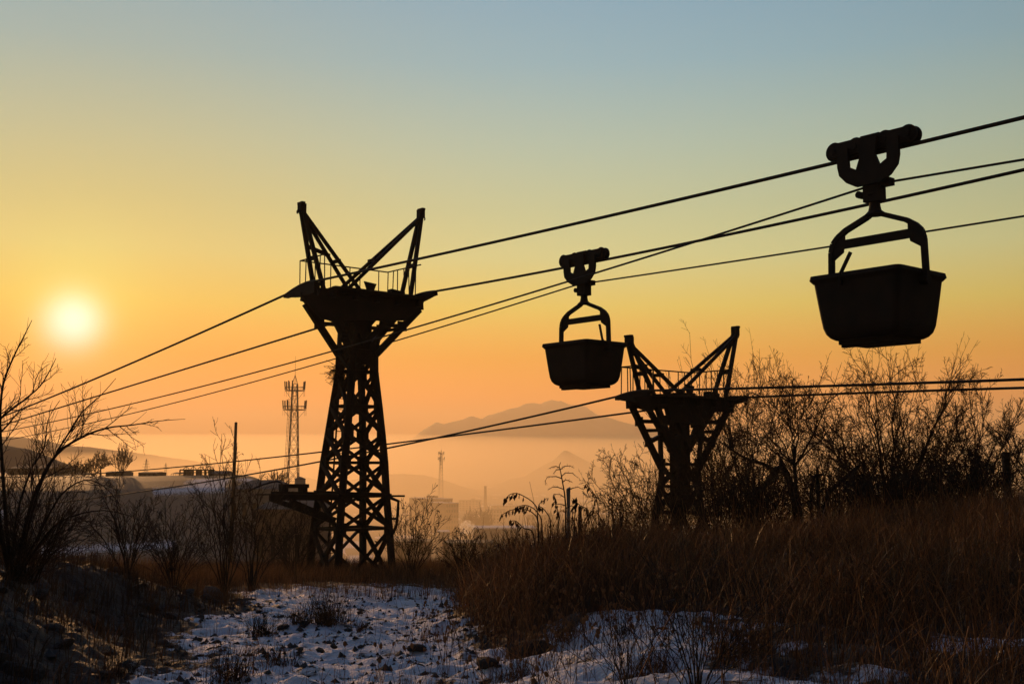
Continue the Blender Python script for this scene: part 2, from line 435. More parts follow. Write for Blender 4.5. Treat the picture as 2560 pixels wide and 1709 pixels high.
# the mist lying in the valley: thin at its near edge, thicker and higher towards the mountain
mist = MB(); prof = [(380, -49.5)] + [(y, -25.7 + .022 * y + 2.0e-6 * y * y) for y in np.linspace(380, 6300, 16)] + [(6600, 190), (7400, 110), (7400, -49.5)]
mist.prism(prof, lambda p, t: Vector((t, p[0], p[1])), -5200, 5200)
air('valley_mist', 'bank of bright mist lying in the valley below the mountain', mist, 0.0009, (0.99, 0.80, 0.53), 0.58)
# ------------------------------------------------------------------ ropeway geometry
K = 0.85                                   # plan direction of the ropes: X = c - K*Y
ROT = math.atan(K)
C1, C2, C3, C4 = 19.9, 24.1, 28.85, 33.05
def on_line(px, py, c):
    """point where the view ray meets the vertical plane of a rope"""
    r = ray(px, py); t = c / (r.x + K * r.y)
    return EYE + r * t
class Frame:
    def __init__(s, X, Y, z):
        s.o = Vector((X, Y, z)); s.u = Vector((math.cos(ROT), math.sin(ROT), 0)); s.v = Vector((-math.sin(ROT), math.cos(ROT), 0))
    def hit(s, px, py, ax, val):
        r = ray(px, py); t = (s.o.dot(ax) + val - EYE.dot(ax)) / r.dot(ax)
        return EYE + r * t - s.o
    def uw(s, px, py, v=0.0):
        p = s.hit(px, py, s.v, v); return p.dot(s.u), p.z
    def vw(s, px, py, u):
        p = s.hit(px, py, s.u, u); return p.dot(s.v), p.z
    def loc(s, P):
        q = Vector(P) - s.o; return Vector((q.dot(s.u), q.dot(s.v), q.z))

# shared unit angle-iron (along +Z, length 1, leg width 1)
def unit_angle():
    t = 0.16; poly = [(-.5, -.5), (.5, -.5), (.5, -.5 + t), (-.5 + t, -.5 + t), (-.5 + t, .5), (-.5, .5)]
    return MB().prism(poly, lambda p, q: Vector((p[0], p[1], q)), 0, 1).mesh('angle_iron')
ANGLE = unit_angle(); ANGLE.materials.append(M['steel'])
BAR = MB().box((0, 0, .5), (.5, .5, .5)).mesh('flat_bar'); BAR.materials.append(M['steel'])
def member(name, a, b, w, parent, me=None, h=None, side=None, off=(0, 0, 0)):
    a, b = Vector(a) + Vector(off), Vector(b) + Vector(off)
    d = b - a; l = d.length; d.normalize()
    s = Vector(side) if side is not None else (Vector((0, 0, 1)) if abs(d.z) < 0.9 else Vector((0, 1, 0)))
    x = d.cross(s)
    x = x.normalized() if x.length > 1e-5 else d.orthogonal().normalized()
    y = d.cross(x).normalized()
    o = link(name, me or ANGLE, None, parent)
    R = Matrix((x, y, d)).transposed().to_4x4()
    o.matrix_local = Matrix.Translation(a) @ R @ Matrix.Diagonal((w, h or w, l, 1))
    return o

def ropeway_tower(label, X, Y, sp):
    base_z = gz(X, Y)
    F = Frame(X, Y, base_z)
    T = thing('ropeway_tower', label, 'tower', (X, Y, base_z), ROT, 'lattice towers of the ropeway')
    # ---- levels of the shaft
    lv = []
    for (py, cx, au, av) in sp['levels']:
        u0, w = F.uw(cx, py); lv.append((w, u0, au, av))
    lv[-1] = (-0.35,) + lv[-1][1:]
    sg = [(-1, -1), (1, -1), (1, 1), (-1, 1)]
    def cor(i, k):
        w, u0, au, av = lv[i]; return Vector((u0 + sg[k][0] * au, sg[k][1] * av, w))
    n = len(lv)
    for k in range(4):
        mb = MB()
        for i in range(n - 1):
            a, b = cor(i, k), cor(i + 1, k); e = (b - a).normalized() * 0.03
            s1 = Vector((sg[k][0], 0, 0)); s2 = Vector((0, sg[k][1], 0)); lw = sp['leg']
            mb.beam(a - e, b + e, 0.03, lw, s1)                       # two flanges of the corner angle
            mb.beam(a - e - s1 * (lw / 2 - .015) , b + e - s1 * (lw / 2 - .015), lw, 0.028, s1) if False else None
            mb.beam(a - e - s1 * (lw / 2) - s2 * 0.0, b + e - s1 * (lw / 2), 0.028, lw * .96, s2)
        mb.build('leg', M['steel'], T)
    for i in range(n):
        for k in range(4):
            a, b = cor(i, k), cor(i, (k + 1) % 4)
            if i not in sp.get('no_tie', ()) and i < n - 1:
                member('tie', a, b, sp['tie'] * (1.6 if i in sp.get('heavy', ()) else 1), T)
        for k in range(4):                                           # gusset plates at the nodes
            c = cor(i, k); g = sp['gus']
            if i < n - 1:
                mb = MB()
                mb.box(c + Vector((-sg[k][0] * g * .42, sg[k][1] * .022, 0)), (g * .62, .009, g * .9))
                mb.box(c + Vector((sg[k][0] * .022, -sg[k][1] * g * .42, 0)), (.009, g * .62, g * .9))
                mb.build('gusset_plate', M['steel'], T)
    for i in range(n - 1):
        for k in range(4):
            k2 = (k + 1) % 4
            mid = (sg[k][0] + sg[k2][0], sg[k][1] + sg[k2][1], 0)
            nrm_ = Vector(mid).normalized()
            member('diagonal_brace', cor(i, k), cor(i + 1, k2), sp['brace'], T, side=nrm_, off=nrm_ * 0.035)
            member('diagonal_brace', cor(i, k2), cor(i + 1, k), sp['brace'], T, side=nrm_, off=nrm_ * -0.02)
    # ---- flared head
    ug = sp['gauge']; fu, fw = sp['flare_u'], F.uw(sp['cx'], sp['flare_y'])[1]
    deck = F.uw(sp['cx'], sp['deck_y'])[1]
    au, av = lv[0][2], lv[0][3]; u0 = lv[0][1]
    fv = sp['flare_v']
    for k in range(4):
        a = Vector((u0 + sg[k][0] * au, sg[k][1] * av, lv[0][0] - .1)); b = Vector((sg[k][0] * fu, sg[k][1] * fv, fw))
        MB().beam(a, b, sp['leg'] * .95, sp['leg'] * .85, (0, 1, 0)).build('head_strut', M['steel'], T)
        # inner strut back to the shaft and cross links
        b2 = Vector((sg[k][0] * fu * .62, sg[k][1] * fv, fw + .03)); a2 = Vector((u0 - sg[k][0] * au * .15, sg[k][1] * av, lv[0][0] + sp['inner']))
        member('head_brace', a2, b2, sp['brace'] * 1.25, T, BAR, side=(0, 1, 0))
        for q in sp['links']:
            p1 = a.lerp(b, q); p2 = a2.lerp(b2, min(.95, q * .85))
            member('head_link', p1, p2, sp['brace'], T, BAR, h=sp['brace'] * 1.2, side=(0, 1, 0))
            MB().box(p1 + Vector((-sg[k][0] * .08, sg[k][1] * .075, 0)), (.15, .012, .13)).build('gusset_plate', M['steel'], T)
        member('head_brace', Vector((u0 + sg[k][0] * au, sg[k][1] * av, lv[0][0])), Vector((sg[k][0] * fu * .25, sg[k][1] * fv, fw)), sp['brace'], T, BAR, side=(0, 1, 0))
    for s_ in (-1, 1):
        member('tie', Vector((s_ * (au + (fu - au) * .55), -fv * .8, lv[0][0] * .45 + fw * .55)), Vector((s_ * (au + (fu - au) * .55), fv * .8, lv[0][0] * .45 + fw * .55)), .09, T)
    # central shaft casing
    hs = sp['shaft']
    MB().box((u0, 0, (lv[0][0] + sp['shaft_dn'] + fw) / 2), (hs, hs * .8, (fw - lv[0][0] - sp['shaft_dn']) / 2 + .1)).build('shaft_casing', M['steel'], T)
    # girders under the deck
    for s_ in (-1, 1):
        MB().prism([F.uw(px, py, s_ * fv) for px, py in sp['girder']], lambda p, t, s_=s_: Vector((p[0], s_ * (fv + .05) + t, p[1])), -.03, .03).build('girder_plate', M['steel'], T)
    for q in (-.9, -.45, 0, .45, .9):
        MB().beam((q * fu, -fv - .25, deck - .16), (q * fu, fv + .25, deck - .16), .10, .20).build('cross_beam', M['steel'], T)
    # deck planks
    du, dv = sp['deck_u'], sp['deck_v']
    nb = 9; w = 2 * dv / nb
    for i in range(nb):
        e0, e1 = -du - random.uniform(0, .12), du + random.uniform(0, .12)
        MB().box(((e0 + e1) / 2, -dv + (i + .5) * w, deck - .02 + random.uniform(-.008, .008)), ((e1 - e0) / 2, w * .47, .022)).build('deck_plank', M['wood'], T)
    MB().box((-.15 * du, -.3 * dv, deck + .05), (.32, .18, .045)).build('tool_box', M['steel'], T)
    MB().box((.5 * du, -.55 * dv, deck + .07), (.22, .1, .07), Matrix.Rotation(.1, 3, 'Y')).build('tool_box', M['steel'], T)
    # rope saddles and the brackets that carry them
    sads = []
    for s_, tips in ((-1, sp['saddle_l']), (1, sp['saddle_r'])):
        u = s_ * ug
        (v0, w0), (v1, w1), (v2, w2) = [F.vw(px, py, u) for px, py in tips]    # far end, crown, near end
        top = []
        for i in range(13):
            t = i / 12; q0, q1, q2 = (1 - t) ** 2, 2 * t * (1 - t), t * t
            wc = 2 * w1 - .5 * (w0 + w2)
            vc = 2 * v1 - .5 * (v0 + v2)
            top.append((q0 * v0 + q1 * vc + q2 * v2, q0 * w0 + q1 * wc + q2 * w2))
        sads.append([Vector((u, a, b)) for a, b in top])
        dep = lambda t: .06 + .17 * min(1, 4 * t * (1 - t))
        nb_ = (w0 - .13) if s_ < 0 else (w2 - .07)
        fb_ = (w0 - .06) if s_ < 0 else (w0 - .16)
        poly = [(a, b - .03) for a, b in top] + [(a, min(b - .09, fb_ + (nb_ - fb_) * i / 12 - .22 * (i / 12) * (1 - i / 12))) for i, (a, b) in list(enumerate(top))[::-1]]
        sa = MB().prism(poly, lambda p, t: Vector((t, p[0], p[1])), u - .075, u + .075).build('rope_saddle', M['steel'], T)
        MB().tube([Vector((u - .05, a, b - .02)) for a, b in top], .02, 5).build('saddle_cheek', M['steel'], sa)
        MB().tube([Vector((u + .05, a, b - .02)) for a, b in top], .02, 5).build('saddle_cheek', M['steel'], sa)
        wm = min(b for a, b in top[4:9]) - .3
        for vv in (-.42, .42):
            MB().beam((s_ * (fu - .25), vv, deck - .22), (u + s_ * .06, vv, wm), .12, .22).build('saddle_bracket', M['steel'], T)
            MB().prism([(s_ * (fu - .35), deck - .03), (u - s_ * .05, wm + .16), (u + s_ * .10, wm + .12), (u + s_ * .06, wm - .05), (s_ * (fu - .05), fw - .02), (s_ * (fu - .35), fw - .02)], lambda p, t: Vector((p[0], t, p[1])), vv - .02, vv + .02).build('bracket_plate', M['steel'], T)
    # lifting masts above the saddles
    for s_, (top_px, bot_px, str_px) in zip((-1, 1), sp['masts']):
        tu, tw = F.uw(*top_px); bu = F.uw(*bot_px)[0]; su = F.uw(*str_px)[0]
        mast = MB().box((tu, 0, tw - .08), (.085, .09, .12)).box((tu + s_ * .02, 0, tw + .05), (.055, .12, .03)).build('lifting_mast', M['steel'], T)
        for q in (-1, 1):
            MB().beam((tu, q * .05, tw - .1), (bu, q * .24, deck), .10, .085, (0, 1, 0)).build('mast_leg', M['steel'], mast)
            MB().beam((tu - s_ * .03, q * .05, tw - .2), (su, q * .26, deck), .09, .06, (0, 1, 0)).build('mast_stay', M['steel'], mast)
        for q in (.62,):
            l = Vector((tu, 0, tw)).lerp(Vector((bu, 0, deck)), q)
            MB().beam(l + Vector((0, -.05 - .19 * q, 0)), l + Vector((0, .05 + .19 * q, 0)), .07, .11).build('batten_plate', M['steel'], mast)
            l = Vector((tu, 0, tw)).lerp(Vector((su, 0, deck)), q)
            MB().beam(l + Vector((0, -.05 - .19 * q, 0)), l + Vector((0, .05 + .19 * q, 0)), .07, .09).build('batten_plate', M['steel'], mast)
        if s_ < 0:
            q = .47; l = Vector((tu, .1, tw)).lerp(Vector((bu, .2, deck)), q); m2 = Vector((tu, .1, tw)).lerp(Vector((su, .2, deck)), q + .08)
            MB().beam(l, m2, .05, .1).build('mast_link', M['steel'], mast)
        # hook plate with a hole, under the mast head
        hk = []
        for i in range(9):
            a = math.pi * (i / 8 * 1.6 - .3); hk.append(Vector((tu + s_ * .10 + .045 * math.cos(a), 0, tw - .20 + .055 * math.sin(a))))
        MB().tube(hk, .02, 5).build('hook', M['steel'], mast)
        if s_ > 0:
            MB().prism([(-.18, .34), (.22, .30), (.12, .05), (-.06, .05)], lambda p, t: Vector((p[0], t, deck + p[1])), -.3, -.27).build('gusset_plate', M['steel'], T)
    # railing on the far side and both ends
    rl = MB(); r = .02; ht = sp['rail']
    cs = [Vector((-du, -dv * .35, deck)), Vector((-du, dv, deck)), Vector((du, dv, deck)), Vector((du, -dv * .7, deck))]
    up = Vector((0, 0, ht))
    rail = MB().tube([c + up for c in cs], r, 5).build('railing', M['steel'], T)
    for a, b, m in ((cs[0], cs[1], 5), (cs[1], cs[2], 9), (cs[2], cs[3], 6)):
        for i in range(m):
            if m == 9 and i in sp.get('gaps', ()): continue
            p = a.lerp(b, (i + random.uniform(-.18, .18) * (i > 0)) / m)
            MB().tube([p, p + up + Vector((random.uniform(-.03, .03), 0, 0))], .016, 5).build('baluster', M['steel'], rail)
    return T, F, sads, lv, deck

T1_spec = dict(cx=905, deck_y=738, flare_y=766, flare_u=1.50, flare_v=.50, gauge=1.60, deck_u=1.42, deck_v=.95, rail=.92,
    levels=[(878, 893, .37, .33), (930, 892, .38, .34), (1016, 890, .49, .41), (1086, 888, .57, .47), (1156, 885.5, .65, .52), (1237, 882, .71, .57), (1320, 879, .79, .64), (1412, 878, .88, .72)],
    no_tie=(3,), heavy=(5,), leg=.165, brace=.095, tie=.075, gus=.20, shaft=.30, shaft_dn=-.25, inner=.15, links=(.62,),
    girder=[(752, 738), (1062, 745), (1050, 765), (1040, 778), (1024, 786), (1014, 801), (984, 801), (968, 809), (950, 801), (858, 799), (838, 805), (820, 799), (800, 797), (778, 775), (764, 757)],
    saddle_l=[(715, 737), (757, 711), (792, 703)], saddle_r=[(1017, 752), (1048, 736), (1089, 729)],
    masts=[((755, 513), (797, 738), (893, 738)), ((1052, 528), (1013, 738), (850, 738))], gaps=(1, 2, 4, 7))
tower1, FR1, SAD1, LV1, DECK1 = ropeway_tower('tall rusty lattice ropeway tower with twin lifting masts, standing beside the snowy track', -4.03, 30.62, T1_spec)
T2_spec = dict(cx=1703, deck_y=993, flare_y=1010, flare_u=1.52, flare_v=.45, gauge=1.60, deck_u=1.45, deck_v=.85, rail=.80,
    levels=[(1160, 1700, .40, .32), (1215, 1699, .40, .34), (1280, 1697, .52, .40), (1350, 1695, .66, .48)],
    no_tie=(), leg=.15, brace=.10, tie=.08, gus=.17, shaft=.22, shaft_dn=-1.1, inner=.35, links=(.40, .72),
    girder=[(1580, 990), (1826, 997), (1822, 1012), (1800, 1030), (1772, 1020), (1755, 1062), (1672, 1050), (1664, 1014), (1640, 1012), (1625, 1030), (1600, 1020)],
    saddle_l=[(1542, 992), (1582, 980), (1622, 977)], saddle_r=[(1790, 1003), (1822, 993), (1866, 994)],
    masts=[((1573, 845), (1618, 992), (1690, 992)), ((1838, 822), (1797, 992), (1675, 992))], gaps=())
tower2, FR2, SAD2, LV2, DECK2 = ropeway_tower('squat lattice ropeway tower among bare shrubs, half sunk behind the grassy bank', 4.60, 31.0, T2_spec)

# ---- things only the tall tower has: side landing, cable-clamp frame, ladder
def landing():
    T, F = tower1, FR1
    P = lambda px, py, v=-.35: Vector((F.uw(px, py, v)[0], v, F.uw(px, py, v)[1]))
    for v in (-.45, .35):
        MB().beam(P(674, 1242, v), P(880, 1243, v), .08, .15).build('landing_beam', M['steel'], T)
        MB().beam(P(676, 1246, v), P(836, 1304, v), .07, .12).build('landing_strut', M['steel'], T)
    MB().beam(P(725, 1252, -.05), P(838, 1300, -.05), .07, .14).build('landing_strut', M['steel'], T)
    for i in range(7):
        a = P(686 + i * 17, 1235, -.45); b = P(686 + i * 17, 1235, .35); b.x = a.x
        MB().beam(a, b, .15, .035).build('landing_plank', M['wood'], T)
    MB().beam(P(684, 1232, -.2), P(784, 1233, -.2), .3, .09).build('landing_beam', M['steel'], T)
    cf = MB().beam(P(703, 1214, -.2), P(766, 1214, -.2), .28, .10).build('clamp_frame', M['steel'], T)
    for x in (709, 757):
        MB().beam(P(x, 1216, -.2), P(x, 1232, -.2), .13, .26, (0, 1, 0)).build('frame_post', M['steel'], cf)
    pts = [P(706, 1212, -.2), P(703, 1206, -.2), P(694, 1203, -.2), P(682, 1204, -.2), P(660, 1210, -.15), P(640, 1218, -.1), P(621, 1227, -.1)]
    MB().tube(pts, .022, 6).build('loose_cable_end', M['rope'], T)
    # planks and hanging bracket on the other side
    MB().beam(P(788, 1228, -.62), P(975, 1236, -.62), .16, .06).build('landing_plank', M['steel'], T)
    MB().beam(P(945, 1239, .2), P(1007, 1239, .2), .20, .05).build('landing_plank', M['wood'], T)
    MB().tube([P(975, 1243, -.1), P(996, 1252, -.1), P(994, 1285, -.1), P(991, 1312, -.1), P(983, 1332, -.1), P(974, 1340, -.1)], .045, 6).build('hanging_bracket', M['steel'], T)
    MB().beam(P(968, 1296, -.1), P(995, 1296, -.1), .06).build('hanging_bracket', M['steel'], T)
    # ladder up the left of the casing
    a0, a1 = P(846, 888, -.55), P(861, 800, -.55)
    ld = MB().beam(a0, a1, .03).build('ladder', M['steel'], T)
    dx = Vector((.24, .1, 0))
    MB().beam(a0 + dx, a1 + dx, .03).build('ladder_rail', M['steel'], ld)
    for i in range(9):
        p = a0.lerp(a1, (i + .5) / 9); MB().beam(p, p + dx, .02).build('rung', M['steel'], ld)
    # lower ladder inside the shaft
    b0, b1 = Vector((LV1[-1][1] - .35, .15, .1)), Vector((LV1[1][1] - .15, .1, LV1[1][0]))
    ld = MB().beam(b0, b1, .035).build('ladder', M['steel'], T); dx = Vector((-.30, .0, 0))
    MB().beam(b0 + dx, b1 + dx, .035).build('ladder_rail', M['steel'], ld)
    for i in range(18):
        p = b0.lerp(b1, (i + .5) / 18); MB().beam(p, p + dx, .022).build('rung', M['steel'], ld)
landing()
def bird_nest():
    F = FR1; u, w = F.uw(848, 934, .1); c = F.o + F.u * u + F.v * .1 + Vector((0, 0, w))
    mb = MB(); rr = random.Random(3)
    for i in range(190):
        a = rr.uniform(0, 6.28); e = rr.gauss(0, .5)
        d = Vector((math.cos(a), math.sin(a), e)).normalized(); o = c + Vector((rr.gauss(0, .12), rr.gauss(0, .12), rr.gauss(0, .11)))
        l = rr.uniform(.1, .26); mb.tube([o - d * l, o + d * l * .2 + Vector((0, 0, rr.uniform(-.02, .02))), o + d * l], .006, 3, False)
    o = mb.build('bird_nest', M['nest']); tag(o, 'untidy twig nest lodged in the waist of the tall lattice tower', 'nest')
bird_nest()

# ------------------------------------------------------------------ ropes
def span(pxs, c, deg=2, n=40):
    P = [on_line(px, py, c) for px, py in pxs]
    ys = np.array([p.y for p in P]); zs = np.array([p.z for p in P])
    y0 = ys.mean(); co = np.polyfit(ys - y0, zs, min(deg, len(ys) - 1))
    yy = np.linspace(ys[0], ys[-1], n)
    return [Vector((c - K * y, y, float(np.polyval(co, y - y0)))) for y in yy]
def extend(pts, ynear=-25.0, yfar=120.0):
    a, b = pts[0], pts[1]; s = (a.z - b.z) / (a.y - b.y); out = []
    for i in range(12, 0, -1):
        y = a.y + (ynear - a.y) * i / 12; dy = y - a.y; out.append(Vector((a.x - K * dy, y, a.z + s * dy + .0011 * dy * dy)))
    e, d = pts[-1], pts[-2]; s = (e.z - d.z) / (e.y - d.y); far = []
    for i in range(1, 13):
        y = e.y + (yfar - e.y) * i / 12; dy = y - e.y; far.append(Vector((e.x - K * dy, y, e.z + s * dy + .0007 * dy * dy)))
    return out + pts + far
def wpts(F, pts): return [F.o + F.u * p.x + F.v * p.y + Vector((0, 0, p.z)) for p in pts]
ROPE_D = .032
def rope(pts, r, label, kind='track rope'):
    mb = MB(); mb.tube(pts, r, 8)
    o = mb.build('steel_rope', M['rope'], None, True); tag(o, label, 'cable', 'steel ropes of the ropeway'); return o
lift = Vector((0, 0, ROPE_D - .02))
s1 = [p + lift for p in wpts(FR1, SAD1[0])][::-1]; s2 = [p + lift for p in wpts(FR1, SAD1[1])][::-1]
s3 = [p + lift for p in wpts(FR2, SAD2[0])][::-1]; s4 = [p + lift for p in wpts(FR2, SAD2[1])][::-1]
def join(rt, sd, lf):
    """right span, saddle arc, left span; spans are blended onto the ends of the arc"""
    rt, lf = list(rt), list(lf)
    dr = sd[0] - rt[-1]; dl = sd[-1] - lf[0]; n, m = len(rt), len(lf)
    rt = [p + dr * (i / (n - 1)) ** 2 for i, p in enumerate(rt)]
    lf = [p + dl * (1 - i / (m - 1)) ** 2 for i, p in enumerate(lf)]
    return rt + sd[1:-1] + lf
R1r = span([(2560, 290), (2430, 325.5), (1980, 438), (1190, 612), (1041, 648), (792, 702)], C1)
R1 = join(R1r, s1, span([(715, 735), (644, 760), (600, 778), (349, 899), (150, 983), (0, 1043)], C1, 2))
R2r = span([(2560, 425), (2430, 454), (1980, 551), (1600, 633), (1300, 690), (1089, 728)], C2)
R2 = join(R2r, s2, span([(1017, 750), (790, 818), (700, 847), (600, 878), (349, 958), (0, 1064)], C2, 2))
R3 = join(span([(2560, 948), (2172, 961), (1866, 971), (1622, 977)], C3), s3, span([(1542, 990), (1284, 1050), (1088, 1093), (961, 1119), (803, 1154), (600, 1190), (350, 1228), (104, 1261)], C3, 3))
R4 = join(span([(2560, 969), (2172, 981), (1866, 992)], C4), s4, span([(1790, 1002), (1588, 1027), (1500, 1038), (1284, 1068), (1102, 1091), (961, 1110), (811, 1129), (600, 1152), (349, 1174), (94, 1190)], C4, 3))
H1a = span([(2560, 400), (2430, 419), (2217, 456), (2187, 461)], C1, 1, 12)
H1b = span([(2156, 472), (1980, 528), (1600, 647), (1491, 680), (1300, 740), (1200, 771), (1004, 827), (825, 878), (700, 916), (600, 942), (349, 1003), (0, 1080)], C1, 3, 60)
H2a = span([(2560, 540), (2430, 561), (1980, 631), (1600, 688), (1484, 705), (1460, 709)], C2, 2, 30)
H2b = span([(1433, 715), (1300, 756), (1200, 788), (987, 852), (836, 896), (700, 937), (349, 1028), (0, 1102)], C2, 3, 60)
rope(extend(R1), ROPE_D, 'thick upper rope that the nearest bucket rides on')
rope(extend(R2), ROPE_D, 'thick rope that the smaller, farther bucket rides on')
rope(extend(R3), ROPE_D * .95, 'rope over the left saddle of the squat tower')
rope(extend(R4), ROPE_D * .95, 'rope over the right saddle of the squat tower, lower of its pair')
rope(extend(H1a + H1b), .0195, 'thin haulage rope gripped below the nearest bucket carriage')
rope(extend(H2a + H2b), .019, 'thin haulage rope gripped below the farther bucket carriage')

# ------------------------------------------------------------------ buckets
def interp_rope(pts, y):
    for a, b in zip(pts, pts[1:]):
        if (a.y - y) * (b.y - y) <= 0: return a.lerp(b, (y - a.y) / (b.y - a.y) if b.y != a.y else 0)
def ropeway_bucket(label, R, Yc, grip_pt, Hs, L_, W_, lever):
    """hangs from rope R at distance Yc; heights are metres below the rope"""
    p = interp_rope(R, Yc); q = interp_rope(R, Yc + .4); tilt = (q.z - p.z) / ((q - p).xy.length)   # rope slope along +v
    bot = Hs['bottom']
    T = thing('ropeway_bucket', label, 'bucket', (p.x, p.y, p.z - bot), ROT, 'buckets hanging on the ropeway')
    Z = lambda h: bot - h                                   # local height of a depth below the rope
    st = M['steel']
    rim, low = Hs['rim'], Hs['bottom'] - .05
    # tapered tub, a little thick, open at the top, rounded lower corners
    def ring(l, w, z, c=.08, n=4):
        out = []
        for sx, sy, a0 in ((1, 1, 0), (-1, 1, 90), (-1, -1, 180), (1, -1, 270)):
            for i in range(n + 1):
                a = math.radians(a0 + 90 * i / n); out.append(Vector((sx * (w - c) + c * math.cos(a), sy * (l - c) + c * math.sin(a), z)))
        return out
    mb = MB(); l, w = L_ / 2, W_ / 2; h = low - rim
    prof = [(.0, 1.0), (.30, .955), (.62, .905), (.80, .872), (.90, .83), (.965, .765), (1.0, .69)]
    rings = [ring(l * k, w * (k if k > .8 else k), Z(rim + h * t)) for t, k in prof]
    inn = [ring(l * k - .02, w * k - .02, Z(rim + h * t) + (.02 if i == len(prof) - 1 else 0)) for i, (t, k) in enumerate(prof)]
    m = len(rings[0]); allr = rings[::-1] + inn
    vs = [v for r_ in allr for v in r_]; fs = []
    for i in range(len(allr) - 1):
        for j in range(m): fs.append((i * m + j, i * m + (j + 1) % m, (i + 1) * m + (j + 1) % m, (i + 1) * m + j))
    # rings[::-1] starts at the bottom outside; close both floors
    fs.append(tuple(range(m))); e = (len(allr) - 1) * m; fs.append(tuple(e + j for j in range(m)))
    mb.add(vs, fs); tub = mb.build('tub', st, T)
    # rolled rim
    rm = MB(); o = ring(l + .045, w + .045, Z(rim) - .02, .09); i_ = ring(l - .01, w - .01, Z(rim) - .02, .07)
    top_o = ring(l + .03, w + .03, Z(rim) + .045, .08); low_o = ring(l + .0, w + .0, Z(rim) - .075, .08); top_i = ring(l - .01, w - .01, Z(rim) + .045, .07)
    rr = [low_o, o, top_o, top_i, i_]; vs = [v for r_ in rr for v in r_]; fs = []
    for a in range(5):
        b = (a + 1) % 5
        for j in range(m): fs.append((a * m + j, a * m + (j + 1) % m, b * m + (j + 1) % m, b * m + j))
    rm.add(vs, fs); rm.build('rim', st, T)
    # bottom skid plates
    MB().box((0, 0, .02), (w * .60, l * .62, .035)).build('bottom_plate', st, T)
    MB().box((-w * .45, 0, -.02), (.05, l * .60, .035)).build('skid', st, T)
    # bail: neck, sloping shoulders, cross bar, two legs at the ends
    ls = Hs['span'] / 2; sh = Hs['shoulder']; nk0, nk1 = Hs['neck']
    bail = MB().lathe((0, 0, Z(nk1) - .02), (0, 0, 1), [(0, .16), (.06, .10), (.13, .085), (nk1 - nk0 - .08, .08), (nk1 - nk0 - .05, .11), (nk1 - nk0, .11)], 14).build('bail', st, T, False)
    for s_ in (-1, 1):
        pts = [(s_ * .05, Z(nk1) + .03), (s_ * .13, Z(nk1) - .03), (s_ * ls * .66, Z(sh) + .09), (s_ * ls * .84, Z(sh) + .00), (s_ * ls * .95, Z(sh) - .09), (s_ * ls, Z(sh) - .22), (s_ * (ls + .02), Z(rim) - .16)]
        arm = MB()
        for a, b in zip(pts, pts[1:]):
            arm.beam((0, a[0], a[1]), (0, b[0], b[1]), .075, .085, (1, 0, 0))
        arm.build('bail_arm', st, bail)
        MB().prism([(s_ * ls * .70, Z(sh) + .06), (s_ * ls * .96, Z(sh) - .10), (s_ * ls * .985, Z(sh) - .36), (s_ * ls * .74, Z(Hs['bar']) - .12), (s_ * ls * .70, Z(Hs['bar']) + .08)], lambda p_, t: Vector((t, p_[0], p_[1])), -.03, .03).build('gusset_plate', st, bail)
        MB().lathe((0, s_ * (ls + .06), Z(rim) - .12), (0, -s_, 0), [(0, .07), (.16, .07)], 12).build('trunnion', st, bail)
    MB().beam((0, -ls * .82, Z(Hs['bar'])), (0, ls * .82, Z(Hs['bar'])), .07, .13).build('cross_bar', st, bail)
    # tipping lever
    MB().tube([Vector(a) for a in lever(Z, rim, w, l)], .03, 7).build('tipping_lever', st, T)
    # carriage: wheels on the rope, side beams, yoke, grip
    cl = Hs['carriage'] / 2
    def C(v, dz, u=0.0): return Vector((u, v, Z(0) + tilt * v + dz))
    rw = Hs['wheel']
    cg = MB()
    for u in (-.095, .095):
        cg.beam(C(-cl + .02, rw + .02, u), C(cl - .02, rw + .02, u), .03, rw * 1.65)
    cg.beam(C(-.16, rw * 1.7), C(.16, rw * 1.7), .16, rw * .9)
    car = cg.build('carriage', st, T)
    for f in (-.9, -.36, .36, .9):
        wh = MB().lathe(C(f * cl, rw + ROPE_D * .4, -.075), (1, 0, 0), [(0, rw * 1.12), (.03, rw * 1.1), (.055, rw * .86), (.095, rw * .86), (.12, rw * 1.1), (.15, rw * 1.12)], 20).build('wheel', st, car)
        MB().lathe(C(f * cl, rw + ROPE_D * .4, -.125), (1, 0, 0), [(0, rw * .35), (.02, rw * .42), (.23, rw * .42), (.25, rw * .35)], 10).build('axle', st, wh)
    # yoke: a deep U with a central stem, leaving two openings under the rope
    ub = Hs['yoke']; ua = cl * .62
    outer = [(-ua - .09, rw * .9)] + [(-(ua + .09) * math.cos(t), -(ub - .35) - .35 * math.sin(t)) for t in np.linspace(0, math.pi, 15)] + [(ua + .09, rw * .9)]
    def zt(p_, t): return Vector((t, p_[0], Z(0) + tilt * p_[0] + p_[1]))
    for tu in (-.14,):
        yk = MB()
        # left wall, right wall, stem and bottom as convex pieces
        for s_ in (-1, 1):
            yk.prism([(s_ * (ua + .09), rw), (s_ * (ua + .09), -(ub - .36)), (s_ * (ua + .06), -(ub - .22)), (s_ * (ua - .11), -(ub - .33)), (s_ * (ua - .10), 0), (s_ * (ua - .10), rw)], zt, tu - .03, tu + .03)
            yk.prism([(s_ * (ua + .06), -(ub - .22)), (s_ * (ua - .06), -(ub - .09)), (s_ * (ua - .22), -ub), (0, -ub), (0, -(ub - .34)), (s_ * .20, -(ub - .26)), (s_ * (ua - .17), -(ub - .30)), (s_ * (ua - .11), -(ub - .33))], zt, tu - .03, tu + .03)
        yk.prism([(-.17, rw * 1.6), (.17, rw * 1.6), (.13, -.06), (.20, -(ub - .26)), (0, -(ub - .34)), (-.20, -(ub - .26)), (-.13, -.06)], zt, tu - .03, tu + .03)
        yk.build('yoke_plate', st, car)
